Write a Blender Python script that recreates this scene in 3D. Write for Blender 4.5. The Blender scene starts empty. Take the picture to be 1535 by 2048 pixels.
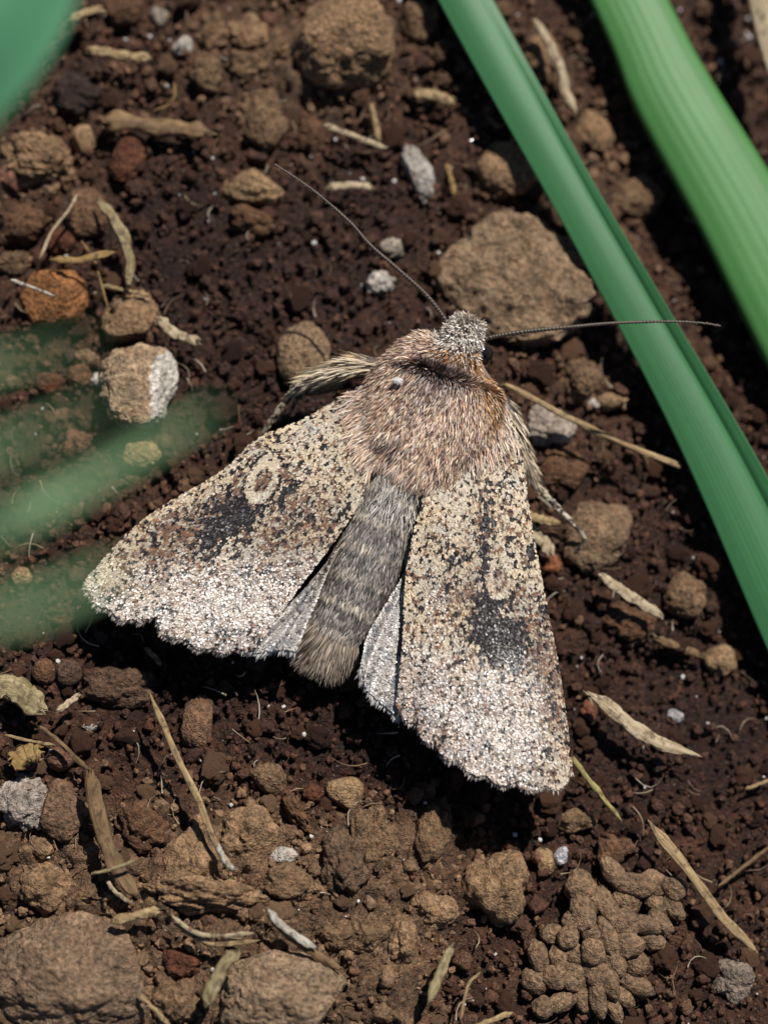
# Macro photograph: a moth resting on bare soil between grass blades.  1 unit = 1 cm.
import bpy, bmesh, math, random
import numpy as np
from mathutils import Vector, Matrix

SC = bpy.context.scene
COL = SC.collection
SC.unit_settings.system = 'METRIC'
SC.unit_settings.scale_length = 0.01

# ------------------------------------------------------------------ camera
W, H = 1535.0, 2048.0            # size of the photograph, used as a ruler
PPU = 431.0                      # its pixels per cm at the target distance
DIST, TILT = 10.0, math.radians(12.0)
TGT = np.array([0.0, 0.0, 0.36])
FWD = np.array([0.0, math.sin(TILT), -math.cos(TILT)])
UPV = np.array([0.0, math.cos(TILT), math.sin(TILT)])
CAM = TGT - DIST * FWD
cam = bpy.data.cameras.new('camera')
cam_o = bpy.data.objects.new('camera', cam)
COL.objects.link(cam_o)
cam_o.location = CAM
cam_o.rotation_euler = (TILT, 0, 0)
cam.sensor_fit = 'VERTICAL'
cam.sensor_height = 36.0
cam.lens = 36.0 * DIST / (H / PPU)
cam.clip_start, cam.clip_end = 0.05, 500
cam.dof.use_dof = True
cam.dof.focus_distance = DIST - 0.0
cam.dof.aperture_fstop = cam.lens * 1e-3 / 0.33
cam.dof.aperture_blades = 0
SC.camera = cam_o

# ------------------------------------------------------------------ sky and sun
SUN_EL = math.radians(53)
sun_xy = np.array([0.52, 0.85]); sun_xy /= np.linalg.norm(sun_xy)
SUN = np.array([sun_xy[0] * math.cos(SUN_EL), sun_xy[1] * math.cos(SUN_EL), math.sin(SUN_EL)])
world = bpy.data.worlds.new('World')
SC.world = world
world.use_nodes = True
wn = world.node_tree.nodes
sky = wn.new('ShaderNodeTexSky')
sky.sky_type = 'NISHITA'
sky.sun_disc = False
sky.altitude = 2600
sky.dust_density = 0.4
sky.sun_elevation = SUN_EL
sky.sun_rotation = math.atan2(SUN[0], SUN[1])
world.node_tree.links.new(sky.outputs[0], wn['Background'].inputs[0])
wn['Background'].inputs[1].default_value = 0.05
sl = bpy.data.lights.new('sun', 'SUN')
sl.energy = 5.0
sl.angle = math.radians(0.5)
sl.color = (1.0, 0.95, 0.88)
so = bpy.data.objects.new('sun', sl)
COL.objects.link(so)
so.rotation_euler = Vector(SUN).to_track_quat('Z', 'Y').to_euler()
so.location = (3, 6, 8)
SC.view_settings.view_transform = 'Standard'
SC.view_settings.look = 'None'
SC.view_settings.exposure = 0.0
SC.view_settings.gamma = 1.0
SC.cycles.max_bounces = 6
SC.cycles.diffuse_bounces = 3
SC.cycles.caustics_reflective = False
SC.cycles.caustics_refractive = False

# ------------------------------------------------------------------ helpers
RNG = np.random.default_rng(7)

def _hash(ix, iy, iz, seed):
    h = (ix * 374761393 + iy * 668265263 + iz * 1274126177 + seed * 974634777) & 0xFFFFFFFF
    h = ((h ^ (h >> 13)) * 1274126177) & 0xFFFFFFFF
    h = ((h ^ (h >> 15)) * 2246822519) & 0xFFFFFFFF
    return h ^ (h >> 16)

def pnoise(p, seed=0):
    """gradient noise, p (n,3) -> about -1..1"""
    p = np.asarray(p, dtype=np.float64)
    i = np.floor(p).astype(np.int64)
    f = p - i
    w = f * f * f * (f * (f * 6 - 15) + 10)
    out = np.zeros(len(p))
    for dx in (0, 1):
        wx = w[:, 0] if dx else 1 - w[:, 0]
        for dy in (0, 1):
            wy = w[:, 1] if dy else 1 - w[:, 1]
            for dz in (0, 1):
                wz = w[:, 2] if dz else 1 - w[:, 2]
                h = _hash(i[:, 0] + dx, i[:, 1] + dy, i[:, 2] + dz, seed)
                gx = (h & 1023) / 511.5 - 1
                gy = ((h >> 10) & 1023) / 511.5 - 1
                gz = ((h >> 20) & 1023) / 511.5 - 1
                out += wx * wy * wz * (gx * (f[:, 0] - dx) + gy * (f[:, 1] - dy) + gz * (f[:, 2] - dz))
    return out * 1.5

def fbm(p, seed=0, octv=4, gain=0.5, lac=2.1):
    a, s, out = 1.0, 1.0, 0.0
    for k in range(octv):
        out = out + a * pnoise(p * s + 17.3 * k, seed + k)
        a *= gain; s *= lac
    return out

def n2(u, v, scale, seed):
    return pnoise(np.stack([u / scale, v / scale, np.full_like(u, seed * 3.7)], 1), seed)

def sstep(a, b, x):
    t = np.clip((np.asarray(x, float) - a) / (b - a), 0, 1)
    return t * t * (3 - 2 * t)

def nrm(a):
    return a / np.maximum(np.linalg.norm(a, axis=-1, keepdims=True), 1e-9)

def P(u, v, z):
    """photo position (u right, v down) seen at world height z -> world point(s)"""
    u = np.asarray(u, float); v = np.asarray(v, float); z = np.asarray(z, float)
    a = (u - W / 2) / PPU / DIST
    b = (H / 2 - v) / PPU / DIST
    d = np.stack([a, FWD[1] + b * UPV[1], FWD[2] + b * UPV[2]], -1)
    t = (z - CAM[2]) / d[..., 2]
    return CAM + d * t[..., None]

def to_px(p):
    d = np.asarray(p) - CAM
    dep = d @ FWD
    return W / 2 + d[..., 0] / dep * DIST * PPU, H / 2 - (d @ UPV) / dep * DIST * PPU

def mesh_np(name, V, F, mat=None, smooth=True, col=None, extra=None, uv=None):
    """V (n,3), F (m,k) all the same k, or a list of such arrays"""
    V = np.ascontiguousarray(V, dtype=np.float32)
    Fs = F if isinstance(F, list) else [F]
    me = bpy.data.meshes.new(name)
    me.vertices.add(len(V))
    me.vertices.foreach_set('co', V.ravel())
    loops = np.concatenate([f.ravel() for f in Fs]).astype(np.int32)
    tot = np.concatenate([np.full(len(f), f.shape[1], np.int32) for f in Fs])
    start = np.concatenate([[0], np.cumsum(tot)[:-1]]).astype(np.int32)
    me.loops.add(len(loops))
    me.loops.foreach_set('vertex_index', loops)
    me.polygons.add(len(tot))
    me.polygons.foreach_set('loop_start', start)
    me.polygons.foreach_set('loop_total', tot)
    me.update(calc_edges=True)
    me.validate()
    me.polygons.foreach_set('use_smooth', np.full(len(me.polygons), smooth))
    if col is not None:
        c = np.ones((len(V), 4), np.float32); c[:, :3] = col
        at = me.attributes.new('Col', 'FLOAT_COLOR', 'POINT')
        at.data.foreach_set('color', c.ravel())
    for k, val in (extra or {}).items():
        at = me.attributes.new(k, 'FLOAT', 'POINT')
        at.data.foreach_set('value', np.ascontiguousarray(val, np.float32))
    if mat: me.materials.append(mat)
    me.update()
    return me

def link(name, me, parent=None, color=None, loc=None):
    o = bpy.data.objects.new(name, me)
    COL.objects.link(o)
    if parent is not None: o.parent = parent
    if color is not None: o.color = (*color, 1)
    if loc is not None: o.location = loc
    return o

def tag(o, label=None, cat=None, group=None, kind=None):
    if label: o['label'] = label
    if cat: o['category'] = cat
    if group: o['group'] = group
    if kind: o['kind'] = kind
    return o

def grid_faces(nu, nv, close_v=False):
    i, j = np.meshgrid(np.arange(nu - 1), np.arange(nv if close_v else nv - 1), indexing='ij')
    j2 = (j + 1) % nv
    return np.stack([i * nv + j, (i + 1) * nv + j, (i + 1) * nv + j2, i * nv + j2], -1).reshape(-1, 4)

def catmull(pts, n):
    """smooth resampling of a polyline to n points"""
    p = np.asarray(pts, float)
    seg = np.linalg.norm(np.diff(p[:, :2], axis=0), axis=1)
    t = np.concatenate([[0], np.cumsum(np.maximum(seg, 1e-6))]); t /= t[-1]
    pe = np.vstack([2 * p[0] - p[1], p, 2 * p[-1] - p[-2]])
    q = np.linspace(0, 1, n)
    k = np.clip(np.searchsorted(t, q, side='right') - 1, 0, len(p) - 2)
    f = ((q - t[k]) / (t[k + 1] - t[k]))[:, None]
    a, b, c, d = pe[k], pe[k + 1], pe[k + 2], pe[k + 3]
    return 0.5 * (2 * b + (c - a) * f + (2 * a - 5 * b + 4 * c - d) * f ** 2 + (3 * b - a - 3 * c + d) * f ** 3)

def lin(pts, n):
    p = np.asarray(pts, float)
    seg = np.linalg.norm(np.diff(p[:, :2], axis=0), axis=1)
    t = np.concatenate([[0], np.cumsum(seg)]); t /= t[-1]
    q = np.linspace(0, 1, n)
    return np.stack([np.interp(q, t, p[:, k]) for k in range(p.shape[1])], 1)

def tube(path, rad, nseg=10, flat=1.0, up=None):
    """tube along path (n,3) with radii (n,), ends closed by a point; returns V, [quads, tris]"""
    path = np.asarray(path, float); n = len(path)
    T = nrm(np.gradient(path, axis=0))
    ref = np.array([0, 0, 1.0]) if up is None else np.asarray(up, float)
    side = nrm(np.cross(T, ref) + 1e-6)
    upv = nrm(np.cross(side, T))
    a = np.linspace(0, 2 * np.pi, nseg, endpoint=False)
    V = path[:, None] + np.asarray(rad)[:, None, None] * (side[:, None] * np.cos(a)[None, :, None] + upv[:, None] * (flat * np.sin(a))[None, :, None])
    V = V.reshape(-1, 3)
    q = grid_faces(n, nseg, True)[:, ::-1]
    j = np.arange(nseg); j2 = (j + 1) % nseg
    V = np.vstack([V, path[0] - T[0] * rad[0] * 0.3, path[-1] + T[-1] * rad[-1] * 0.3])
    c0, c1 = n * nseg, n * nseg + 1
    t0 = np.stack([np.full(nseg, c0), j2, j], 1)[:, ::-1]
    t1 = np.stack([np.full(nseg, c1), (n - 1) * nseg + j, (n - 1) * nseg + j2], 1)[:, ::-1]
    return V, [q, np.vstack([t0, t1])]

def ico(sub):
    bm = bmesh.new()
    bmesh.ops.create_icosphere(bm, subdivisions=sub, radius=1)
    bm.verts.ensure_lookup_table()
    V = np.array([v.co for v in bm.verts]); F = np.array([[v.index for v in f.verts] for f in bm.faces])
    bm.free()
    return nrm(V), F
ICO = {k: ico(k) for k in (1, 2, 3, 4, 5, 6)}

# ------------------------------------------------------------------ materials
def mat(name):
    m = bpy.data.materials.new(name); m.use_nodes = True
    nt = m.node_tree
    return m, nt, nt.nodes['Principled BSDF']

def nd(nt, typ, **kw):
    n = nt.nodes.new(typ)
    for k, v in kw.items():
        if hasattr(n, k): setattr(n, k, v)
    return n

def soil_material(name, source, scale=1.0, bump=0.35, rough=0.9):
    """dusty mineral soil; colour from the object or from the point colour, with grain, pits and specks"""
    m, nt, b = mat(name)
    L = nt.links.new
    tc = nd(nt, 'ShaderNodeTexCoord')
    oi = nd(nt, 'ShaderNodeObjectInfo')
    add = nd(nt, 'ShaderNodeVectorMath', operation='ADD')
    mul = nd(nt, 'ShaderNodeVectorMath', operation='SCALE')
    comb = nd(nt, 'ShaderNodeCombineXYZ')
    for k in range(3): L(oi.outputs['Random'], comb.inputs[k])
    L(comb.outputs[0], mul.inputs[0]); mul.inputs['Scale'].default_value = 13.0
    L(tc.outputs['Object'], add.inputs[0]); L(mul.outputs[0], add.inputs[1])
    def noise(s, det=4, rgh=0.6):
        n = nd(nt, 'ShaderNodeTexNoise'); n.inputs['Scale'].default_value = s * scale
        n.inputs['Detail'].default_value = det; n.inputs['Roughness'].default_value = rgh
        L(add.outputs[0], n.inputs['Vector']); return n
    if source == 'object': src = oi.outputs['Color']
    else:
        at = nd(nt, 'ShaderNodeAttribute', attribute_name='Col'); src = at.outputs['Color']
    n1, n2_, n3 = noise(9, 5), noise(45, 3), noise(130, 2)
    def ramp(n, a, c, lo, hi):
        r = nd(nt, 'ShaderNodeMapRange'); r.inputs[1].default_value = a; r.inputs[2].default_value = c
        r.inputs[3].default_value = lo; r.inputs[4].default_value = hi
        L(n.outputs['Fac'], r.inputs[0]); return r
    def mult(c, f):
        x = nd(nt, 'ShaderNodeMix', data_type='RGBA', blend_type='MULTIPLY'); x.inputs['Factor'].default_value = 1
        L(c, x.inputs[6]); L(f, x.inputs[7]); return x.outputs[2]
    c = mult(src, ramp(n1, 0.3, 0.7, 0.6, 1.35).outputs[0])
    c = mult(c, ramp(n2_, 0.32, 0.66, 0.42, 1.42).outputs[0])
    # reddish iron tint in patches
    n4 = noise(20, 2)
    mx = nd(nt, 'ShaderNodeMix', data_type='RGBA', blend_type='MULTIPLY')
    L(ramp(n4, 0.50, 0.80, 0, 0.55).outputs[0], mx.inputs['Factor'])
    L(c, mx.inputs[6]); mx.inputs[7].default_value = (0.98, 0.72, 0.56, 1)
    # pale mineral specks
    n5 = noise(70, 1)
    ms = nd(nt, 'ShaderNodeMix', data_type='RGBA')
    L(ramp(n5, 0.73, 0.78, 0, 0.6).outputs[0], ms.inputs['Factor'])
    L(mx.outputs[2], ms.inputs[6]); ms.inputs[7].default_value = (0.5, 0.45, 0.4, 1)
    # dark humus specks
    n6 = noise(95, 2, 0.7)
    md = nd(nt, 'ShaderNodeMix', data_type='RGBA')
    L(ramp(n6, 0.36, 0.30, 0, 0.85).outputs[0], md.inputs['Factor'])
    L(ms.outputs[2], md.inputs[6]); md.inputs[7].default_value = (0.022, 0.013, 0.009, 1)
    L(md.outputs[2], b.inputs['Base Color'])
    b.inputs['Roughness'].default_value = rough
    b.inputs['Specular IOR Level'].default_value = 0.35 if rough > 0.8 else 0.45
    # bumps
    s = nd(nt, 'ShaderNodeMath', operation='ADD'); L(n2_.outputs['Fac'], s.inputs[0]); 
    h3 = nd(nt, 'ShaderNodeMath', operation='MULTIPLY'); L(n3.outputs['Fac'], h3.inputs[0]); h3.inputs[1].default_value = 0.5
    L(h3.outputs[0], s.inputs[1])
    bp = nd(nt, 'ShaderNodeBump'); bp.inputs['Strength'].default_value = bump; bp.inputs['Distance'].default_value = 0.05 / scale
    L(s.outputs[0], bp.inputs['Height']); L(bp.outputs[0], b.inputs['Normal'])
    return m

def attr_material(name, rough=0.5, spec=0.5, gloss_attr=False, sheen=0.0, transl=0.0):
    m, nt, b = mat(name)
    at = nd(nt, 'ShaderNodeAttribute', attribute_name='Col')
    nt.links.new(at.outputs['Color'], b.inputs['Base Color'])
    b.inputs['Roughness'].default_value = rough
    b.inputs['Specular IOR Level'].default_value = spec
    if transl:
        t = nd(nt, 'ShaderNodeBsdfTranslucent'); nt.links.new(at.outputs['Color'], t.inputs['Color'])
        mx = nd(nt, 'ShaderNodeMixShader'); mx.inputs[0].default_value = transl
        nt.links.new(b.outputs[0], mx.inputs[1]); nt.links.new(t.outputs[0], mx.inputs[2])
        nt.links.new(mx.outputs[0], nt.nodes['Material Output'].inputs['Surface'])
    if gloss_attr:
        g = nd(nt, 'ShaderNodeAttribute', attribute_name='gloss')
        r = nd(nt, 'ShaderNodeMapRange'); r.inputs[3].default_value = 0.6; r.inputs[4].default_value = 0.37
        nt.links.new(g.outputs['Fac'], r.inputs[0]); nt.links.new(r.outputs[0], b.inputs['Roughness'])
        r2 = nd(nt, 'ShaderNodeMapRange'); r2.inputs[3].default_value = 0.1; r2.inputs[4].default_value = 1.0
        nt.links.new(g.outputs['Fac'], r2.inputs[0]); nt.links.new(r2.outputs[0], b.inputs['Specular IOR Level'])
    return m

def plant_material(name, c0, c1, rough=0.45, transl=0.3, fibre=60, spec=0.5, bumpy=0.12, dirt=0.0):
    """fibrous plant tissue: colour streaks along the blade (point value 'across'/'along')"""
    m, nt, b = mat(name)
    L = nt.links.new
    a = nd(nt, 'ShaderNodeAttribute', attribute_name='across')
    s = nd(nt, 'ShaderNodeAttribute', attribute_name='along')
    cx = nd(nt, 'ShaderNodeCombineXYZ'); L(a.outputs['Fac'], cx.inputs[0]); L(s.outputs['Fac'], cx.inputs[1])
    mp = nd(nt, 'ShaderNodeMapping'); mp.inputs['Scale'].default_value = (fibre, 2.0, 1); L(cx.outputs[0], mp.inputs[0])
    oi = nd(nt, 'ShaderNodeObjectInfo'); cz = nd(nt, 'ShaderNodeCombineXYZ')
    ml = nd(nt, 'ShaderNodeMath', operation='MULTIPLY'); L(oi.outputs['Random'], ml.inputs[0]); ml.inputs[1].default_value = 50
    L(ml.outputs[0], cz.inputs[2]); L(cz.outputs[0], mp.inputs['Location'])
    n = nd(nt, 'ShaderNodeTexNoise'); n.inputs['Scale'].default_value = 1; n.inputs['Detail'].default_value = 3
    L(mp.outputs[0], n.inputs['Vector'])
    mp2 = nd(nt, 'ShaderNodeMapping'); mp2.inputs['Scale'].default_value = (3, 9.0, 1); L(cx.outputs[0], mp2.inputs[0]); L(cz.outputs[0], mp2.inputs['Location'])
    nb = nd(nt, 'ShaderNodeTexNoise'); nb.inputs['Scale'].default_value = 1; nb.inputs['Detail'].default_value = 4; L(mp2.outputs[0], nb.inputs['Vector'])
    av = nd(nt, 'ShaderNodeMath', operation='ADD'); L(n.outputs['Fac'], av.inputs[0]); L(nb.outputs['Fac'], av.inputs[1])
    r = nd(nt, 'ShaderNodeMapRange'); r.inputs[1].default_value = 0.78; r.inputs[2].default_value = 1.22
    L(av.outputs[0], r.inputs[0])
    mx = nd(nt, 'ShaderNodeMix', data_type='RGBA'); L(r.outputs[0], mx.inputs['Factor'])
    mx.inputs[6].default_value = (*c0, 1); mx.inputs[7].default_value = (*c1, 1)
    csrc = mx.outputs[2]
    if dirt:
        tc = nd(nt, 'ShaderNodeTexCoord'); nz = nd(nt, 'ShaderNodeTexNoise'); nz.inputs['Scale'].default_value = 26; nz.inputs['Detail'].default_value = 5; nz.inputs['Roughness'].default_value = 0.7
        L(tc.outputs['Object'], nz.inputs['Vector'])
        rr = nd(nt, 'ShaderNodeMapRange'); green = name.startswith('grass')
        if green: nz.inputs['Scale'].default_value = 34
        rr.inputs[1].default_value = 0.63 if green else 0.52; rr.inputs[2].default_value = 0.70 if green else 0.62; rr.inputs[4].default_value = dirt
        L(nz.outputs['Fac'], rr.inputs[0])
        md = nd(nt, 'ShaderNodeMix', data_type='RGBA'); L(rr.outputs[0], md.inputs['Factor']); L(csrc, md.inputs[6]); md.inputs[7].default_value = (0.085, 0.05, 0.03, 1)
        csrc = md.outputs[2]
    L(csrc, b.inputs['Base Color'])
    b.inputs['Roughness'].default_value = rough
    b.inputs['Specular IOR Level'].default_value = spec
    bp = nd(nt, 'ShaderNodeBump'); bp.inputs['Strength'].default_value = bumpy; bp.inputs['Distance'].default_value = 0.01
    L(n.outputs['Fac'], bp.inputs['Height']); L(bp.outputs[0], b.inputs['Normal'])
    if transl:
        t = nd(nt, 'ShaderNodeBsdfTranslucent'); L(csrc, t.inputs['Color'])
        mxs = nd(nt, 'ShaderNodeMixShader'); mxs.inputs[0].default_value = transl
        L(b.outputs[0], mxs.inputs[1]); L(t.outputs[0], mxs.inputs[2])
        L(mxs.outputs[0], nt.nodes['Material Output'].inputs['Surface'])
    return m

M_SOIL = soil_material('soil_clod', 'object', bump=0.75)
M_GROUND = soil_material('soil_ground', 'attr', bump=0.9, rough=0.6)
M_CRUMB = soil_material('soil_crumb', 'attr', scale=1.6, bump=0.6, rough=0.55)
M_SCALE = attr_material('wing_scales', gloss_attr=True)
M_FUR = attr_material('moth_hair', rough=0.45, spec=0.5, transl=0.1)
M_CUT = attr_material('moth_cuticle', rough=0.4, spec=0.5)
M_GRASS_A = plant_material('grass_bluish', (0.040, 0.160, 0.058), (0.050, 0.195, 0.070), rough=0.5, transl=0.15, fibre=40, spec=0.4, dirt=0.5)
M_GRASS_B = plant_material('grass_bright', (0.070, 0.225, 0.058), (0.098, 0.28, 0.082), rough=0.5, transl=0.2, fibre=14, spec=0.4, dirt=0.4)
M_GRASS_C = plant_material('grass_glaucous', (0.25, 0.43, 0.21), (0.29, 0.47, 0.25), rough=0.6, transl=0.3, fibre=20, spec=0.3)
M_GRASS_D = plant_material('grass_mint', (0.085, 0.27, 0.14), (0.11, 0.32, 0.17), rough=0.6, transl=0.25, fibre=20, spec=0.3)
STRAW = {}
def straw_mat(key):
    cols = {'pale': ((0.32, 0.235, 0.135), (0.60, 0.49, 0.33)), 'tan': ((0.23, 0.15, 0.07), (0.50, 0.36, 0.19)),
            'brown': ((0.11, 0.065, 0.03), (0.27, 0.17, 0.085)), 'amber': ((0.22, 0.13, 0.04), (0.38, 0.25, 0.10)),
            'olive': ((0.20, 0.155, 0.07), (0.42, 0.34, 0.19)), 'white': ((0.25, 0.21, 0.15), (0.66, 0.61, 0.53)),
            'yellow': ((0.24, 0.19, 0.06), (0.42, 0.35, 0.14))}
    if key not in STRAW:
        STRAW[key] = plant_material('dry_straw_' + key, *cols[key], rough=0.65, transl=0.10, fibre=15, spec=0.3, bumpy=0.5, dirt=0.95 if key == 'brown' else 0.75)
    return STRAW[key]

# ------------------------------------------------------------------ the ground
def dust_px(u, v):
    """how dusty and pale (1) or dark (0) the soil is; its dark zones also carry shade put into the colour"""
    g = lambda a, b, sa, sb, k: k * np.exp(-((u - a) / sa) ** 2 - ((v - b) / sb) ** 2)
    d = 0.36 + 0.54 * sstep(1500, 1680, v) * sstep(1080, 850, u)
    d = d + g(560, 110, 230, 150, 0.45) + g(60, 360, 130, 110, 0.4) + g(1180, 300, 200, 260, 0.3) + g(1200, 900, 120, 150, 0.15)
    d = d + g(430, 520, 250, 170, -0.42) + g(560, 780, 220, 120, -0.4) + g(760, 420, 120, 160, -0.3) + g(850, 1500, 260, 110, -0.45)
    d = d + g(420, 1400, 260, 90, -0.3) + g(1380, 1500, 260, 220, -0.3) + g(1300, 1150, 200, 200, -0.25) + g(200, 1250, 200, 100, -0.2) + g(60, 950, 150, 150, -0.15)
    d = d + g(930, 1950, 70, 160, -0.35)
    return np.clip(d, 0, 1)

def soil_colour(u, v, rnd, seed=5):
    d = np.clip(dust_px(u, v) + 0.22 * n2(u, v, 90, seed) + (rnd - 0.5) * 0.62, 0, 1)[:, None]
    dark = np.array([0.043, 0.0138, 0.007]); mid = np.array([0.110, 0.047, 0.024]); pale = np.array([0.265, 0.160, 0.088])
    c = np.where(d < 0.5, dark + (mid - dark) * d * 2, mid + (pale - mid) * (d - 0.5) * 2)
    return c

def base_h(x, y):
    x = np.asarray(x, float); y = np.asarray(y, float)
    h = -0.20 * np.maximum(x - 0.1, 0) - 0.02 * np.minimum(x, 0)
    h = np.where(x > 4, -0.78 - 0.02 * (x - 4), h)
    p = np.stack([x, y, np.zeros_like(x)], -1).reshape(-1, 3)
    fade = np.exp(-((p[:, 0] / 6) ** 2 + (p[:, 1] / 7) ** 2))
    hh = h.ravel() + fade * 0.07 * pnoise(p * 0.9, 3) + (0.3 + 0.7 * fade) * (0.045 * pnoise(p * 2.3, 4))
    # hollow beneath the moth and heaped soil near the bottom edge
    hh -= 0.10 * np.exp(-((p[:, 0] - 0.35) / 0.55) ** 2 - ((p[:, 1] + 1.25) / 0.55) ** 2)
    hh -= 0.05 * np.exp(-((p[:, 0] + 0.7) / 0.6) ** 2 - ((p[:, 1] + 0.5) / 0.4) ** 2)
    hh += 0.09 * np.exp(-((p[:, 0] + 0.75) / 0.75) ** 2 - ((p[:, 1] + 1.85) / 0.35) ** 2)
    return hh.reshape(x.shape)

def on_ground(u, v, lift=0.0):
    p = P(u, v, 0.0)
    for _ in range(5):
        p = P(u, v, base_h(p[..., 0], p[..., 1]) + lift)
    return p

def axis(c0, c1, n, far):
    core = np.linspace(c0, c1, n)
    st = core[1] - core[0]
    out = []
    x = c1; s = st
    while x < far:
        s *= 1.25; x += s; out.append(x)
    hi = np.array(out)
    lo = c0 - (hi - c1)[::-1]
    return np.concatenate([lo, core, hi])

gx = axis(-2.3, 2.3, 290, 60.0); gy = axis(-3.0, 3.1, 380, 60.0)
X, Y = np.meshgrid(gx, gy, indexing='ij')
pp = np.stack([X.ravel(), Y.ravel(), np.zeros(X.size)], 1)
near = sstep(4.2, 2.6, np.maximum(np.abs(pp[:, 0]) * 1.3, np.abs(pp[:, 1])))
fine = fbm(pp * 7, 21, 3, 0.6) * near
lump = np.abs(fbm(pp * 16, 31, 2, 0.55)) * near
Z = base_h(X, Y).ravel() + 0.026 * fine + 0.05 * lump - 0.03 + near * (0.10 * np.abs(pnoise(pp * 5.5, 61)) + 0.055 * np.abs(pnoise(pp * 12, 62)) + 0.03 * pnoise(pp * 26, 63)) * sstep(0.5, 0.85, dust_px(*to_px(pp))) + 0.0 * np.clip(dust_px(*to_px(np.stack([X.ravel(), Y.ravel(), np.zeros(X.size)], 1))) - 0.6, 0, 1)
gu, gv = to_px(np.stack([X.ravel(), Y.ravel(), Z], 1))
gcol = soil_colour(gu, gv, 0.5 + 0.5 * pnoise(pp * 30, 44) * near) * np.clip(0.78 + 0.35 * fine, 0.45, 1.1)[:, None]  # shade of the gaps between clods put into the colour, darkest in dips
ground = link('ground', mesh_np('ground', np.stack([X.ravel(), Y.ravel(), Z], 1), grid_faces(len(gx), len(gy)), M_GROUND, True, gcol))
tag(ground, 'dark reddish brown bare soil', kind='structure')

# ------------------------------------------------------------------ stones and clods
def clod_shape(sub, seed, rough=1.0, cuts=0, lumps=0, round_=0.0):
    V, F = ICO[sub]
    r = np.random.default_rng(seed)
    off = r.uniform(-50, 50, 3)
    rad = 1 + rough * (0.26 * pnoise(V * 1.3 + off, seed) + 0.14 * pnoise(V * 2.9 + off, seed + 1) + 0.075 * pnoise(V * 6.5 + off, seed + 2))
    if lumps:
        c = nrm(r.normal(size=(lumps, 3)))
        dmin = np.full(len(V), 9.0)
        for k in range(lumps):
            dmin = np.minimum(dmin, np.linalg.norm(V - c[k], axis=1) / r.uniform(0.75, 1.3))
        s = math.sqrt(4 / lumps)
        rad += 0.42 * s * (np.clip(1 - (dmin / (1.05 * s)) ** 2, -0.35, 1) - 0.3)
    if sub in (2, 3):
        rad += 0.13 * rough * pnoise(V * 5.5 - off, seed + 8)
    if sub >= 4:
        rad += rough * 0.042 * pnoise(V * 14 + off, seed + 3)
    if sub >= 5:
        rad += rough * (0.032 * pnoise(V * 27 + off, seed + 4) - 0.05 * np.abs(pnoise(V * 7 + off, seed + 9)))
        pit = pnoise(V * 10 - off, seed + 6)
        rad -= 0.09 * rough * sstep(0.35, 0.65, pit)
    Q = V * rad[:, None]
    for k in range(cuts):
        n = nrm(r.normal(size=3)); d = r.uniform(0.55, 0.85)
        e = Q @ n - d
        Q = Q - np.where(e > 0, e * 0.88, 0)[:, None] * n
    Q = Q / np.array([np.ptp(Q[:, 0]), np.ptp(Q[:, 1]), np.ptp(Q[:, 2])]) * 2
    Q -= (Q.max(0) + Q.min(0)) / 2
    return Q, F

C = {'dust': (0.315, 0.198, 0.112), 'tan': (0.36, 0.235, 0.13), 'brown': (0.155, 0.08, 0.043), 'red': (0.14, 0.052, 0.028),
     'orange': (0.36, 0.16, 0.06), 'dark': (0.05, 0.03, 0.024), 'grey': (0.36, 0.31, 0.26), 'white': (0.52, 0.48, 0.44), 'dim': (0.22, 0.137, 0.078)}
BLOCK = []   # (u, v, r) already taken

def stone(name, u, v, rx, ry, rot, hz, colr, label, cat, sub=5, rough=1.0, cuts=0, lumps=0, seed=0, sink=0.42, faces=None, top=0.0):
    """a stone whose outline in plan is about rx by ry photo pixels; hz its half height in units of the mean radius"""
    BLOCK.append((u, v, max(rx, ry)))
    Q, F = clod_shape(sub, seed or int(u * 7 + v * 13), rough, cuts, lumps)
    mr = math.sqrt(rx * ry) / PPU
    S = np.array([rx / PPU, ry / PPU, mr * hz * 1.2])
    a = -math.radians(rot)
    Q = Q * S
    if top:      # worn flat on the upper side
        lim = S[2] * top
        Q[:, 2] = np.where(Q[:, 2] > lim, lim + (Q[:, 2] - lim) * 0.25, Q[:, 2])
    R = np.array([[math.cos(a), -math.sin(a), 0], [math.sin(a), math.cos(a), 0], [0, 0, 1]])
    Q = Q @ R.T
    lift = S[2] * (1 - 2 * sink) if sink < 0.5 else 0.0
    p = on_ground(u, v, lift)
    me = mesh_np(name, Q, F, M_SOIL, True)
    o = link(name, me, None, tuple(0.93 * q * k for q, k in zip(C[colr] if isinstance(colr, str) else colr, (1.0, 0.98, 0.94))), p)
    tag(o, label, cat)
    return o

S = stone
S('rounded_stone', 688, 88, 112, 112, 0, 0.75, 'dust', 'large rounded dusty stone above the head of the left antenna, deep shadow beside it', 'stone', 6, 0.55, 1)
S('brown_pebble', 247, 18, 46, 44, 0, 0.7, 'brown', 'smooth brown pebble beside the torn straw end near the green blade tip', 'pebble', 5, 0.6, 2)
S('shell_chip', 318, 32, 22, 24, 20, 0.5, 'grey', 'small grey chip beside the smooth brown pebble', 'chip', 4, 1, 3)
S('pale_chip', 366, 94, 24, 23, 0, 0.7, 'white', 'pale grey mineral chip beyond the short cut straw', 'chip', 4, 1.0, 4)
S('soil_clod', 425, 62, 28, 50, 8, 0.7, 'dim', 'narrow upright brown clod next to the pale grey mineral chip', 'clod', 5, 1, 0, 12)
S('soil_clod', 490, 70, 52, 48, 0, 0.7, 'dust', 'pale lumpy clod touching the large rounded stone', 'clod', 5, 1, 0, 14)
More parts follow.
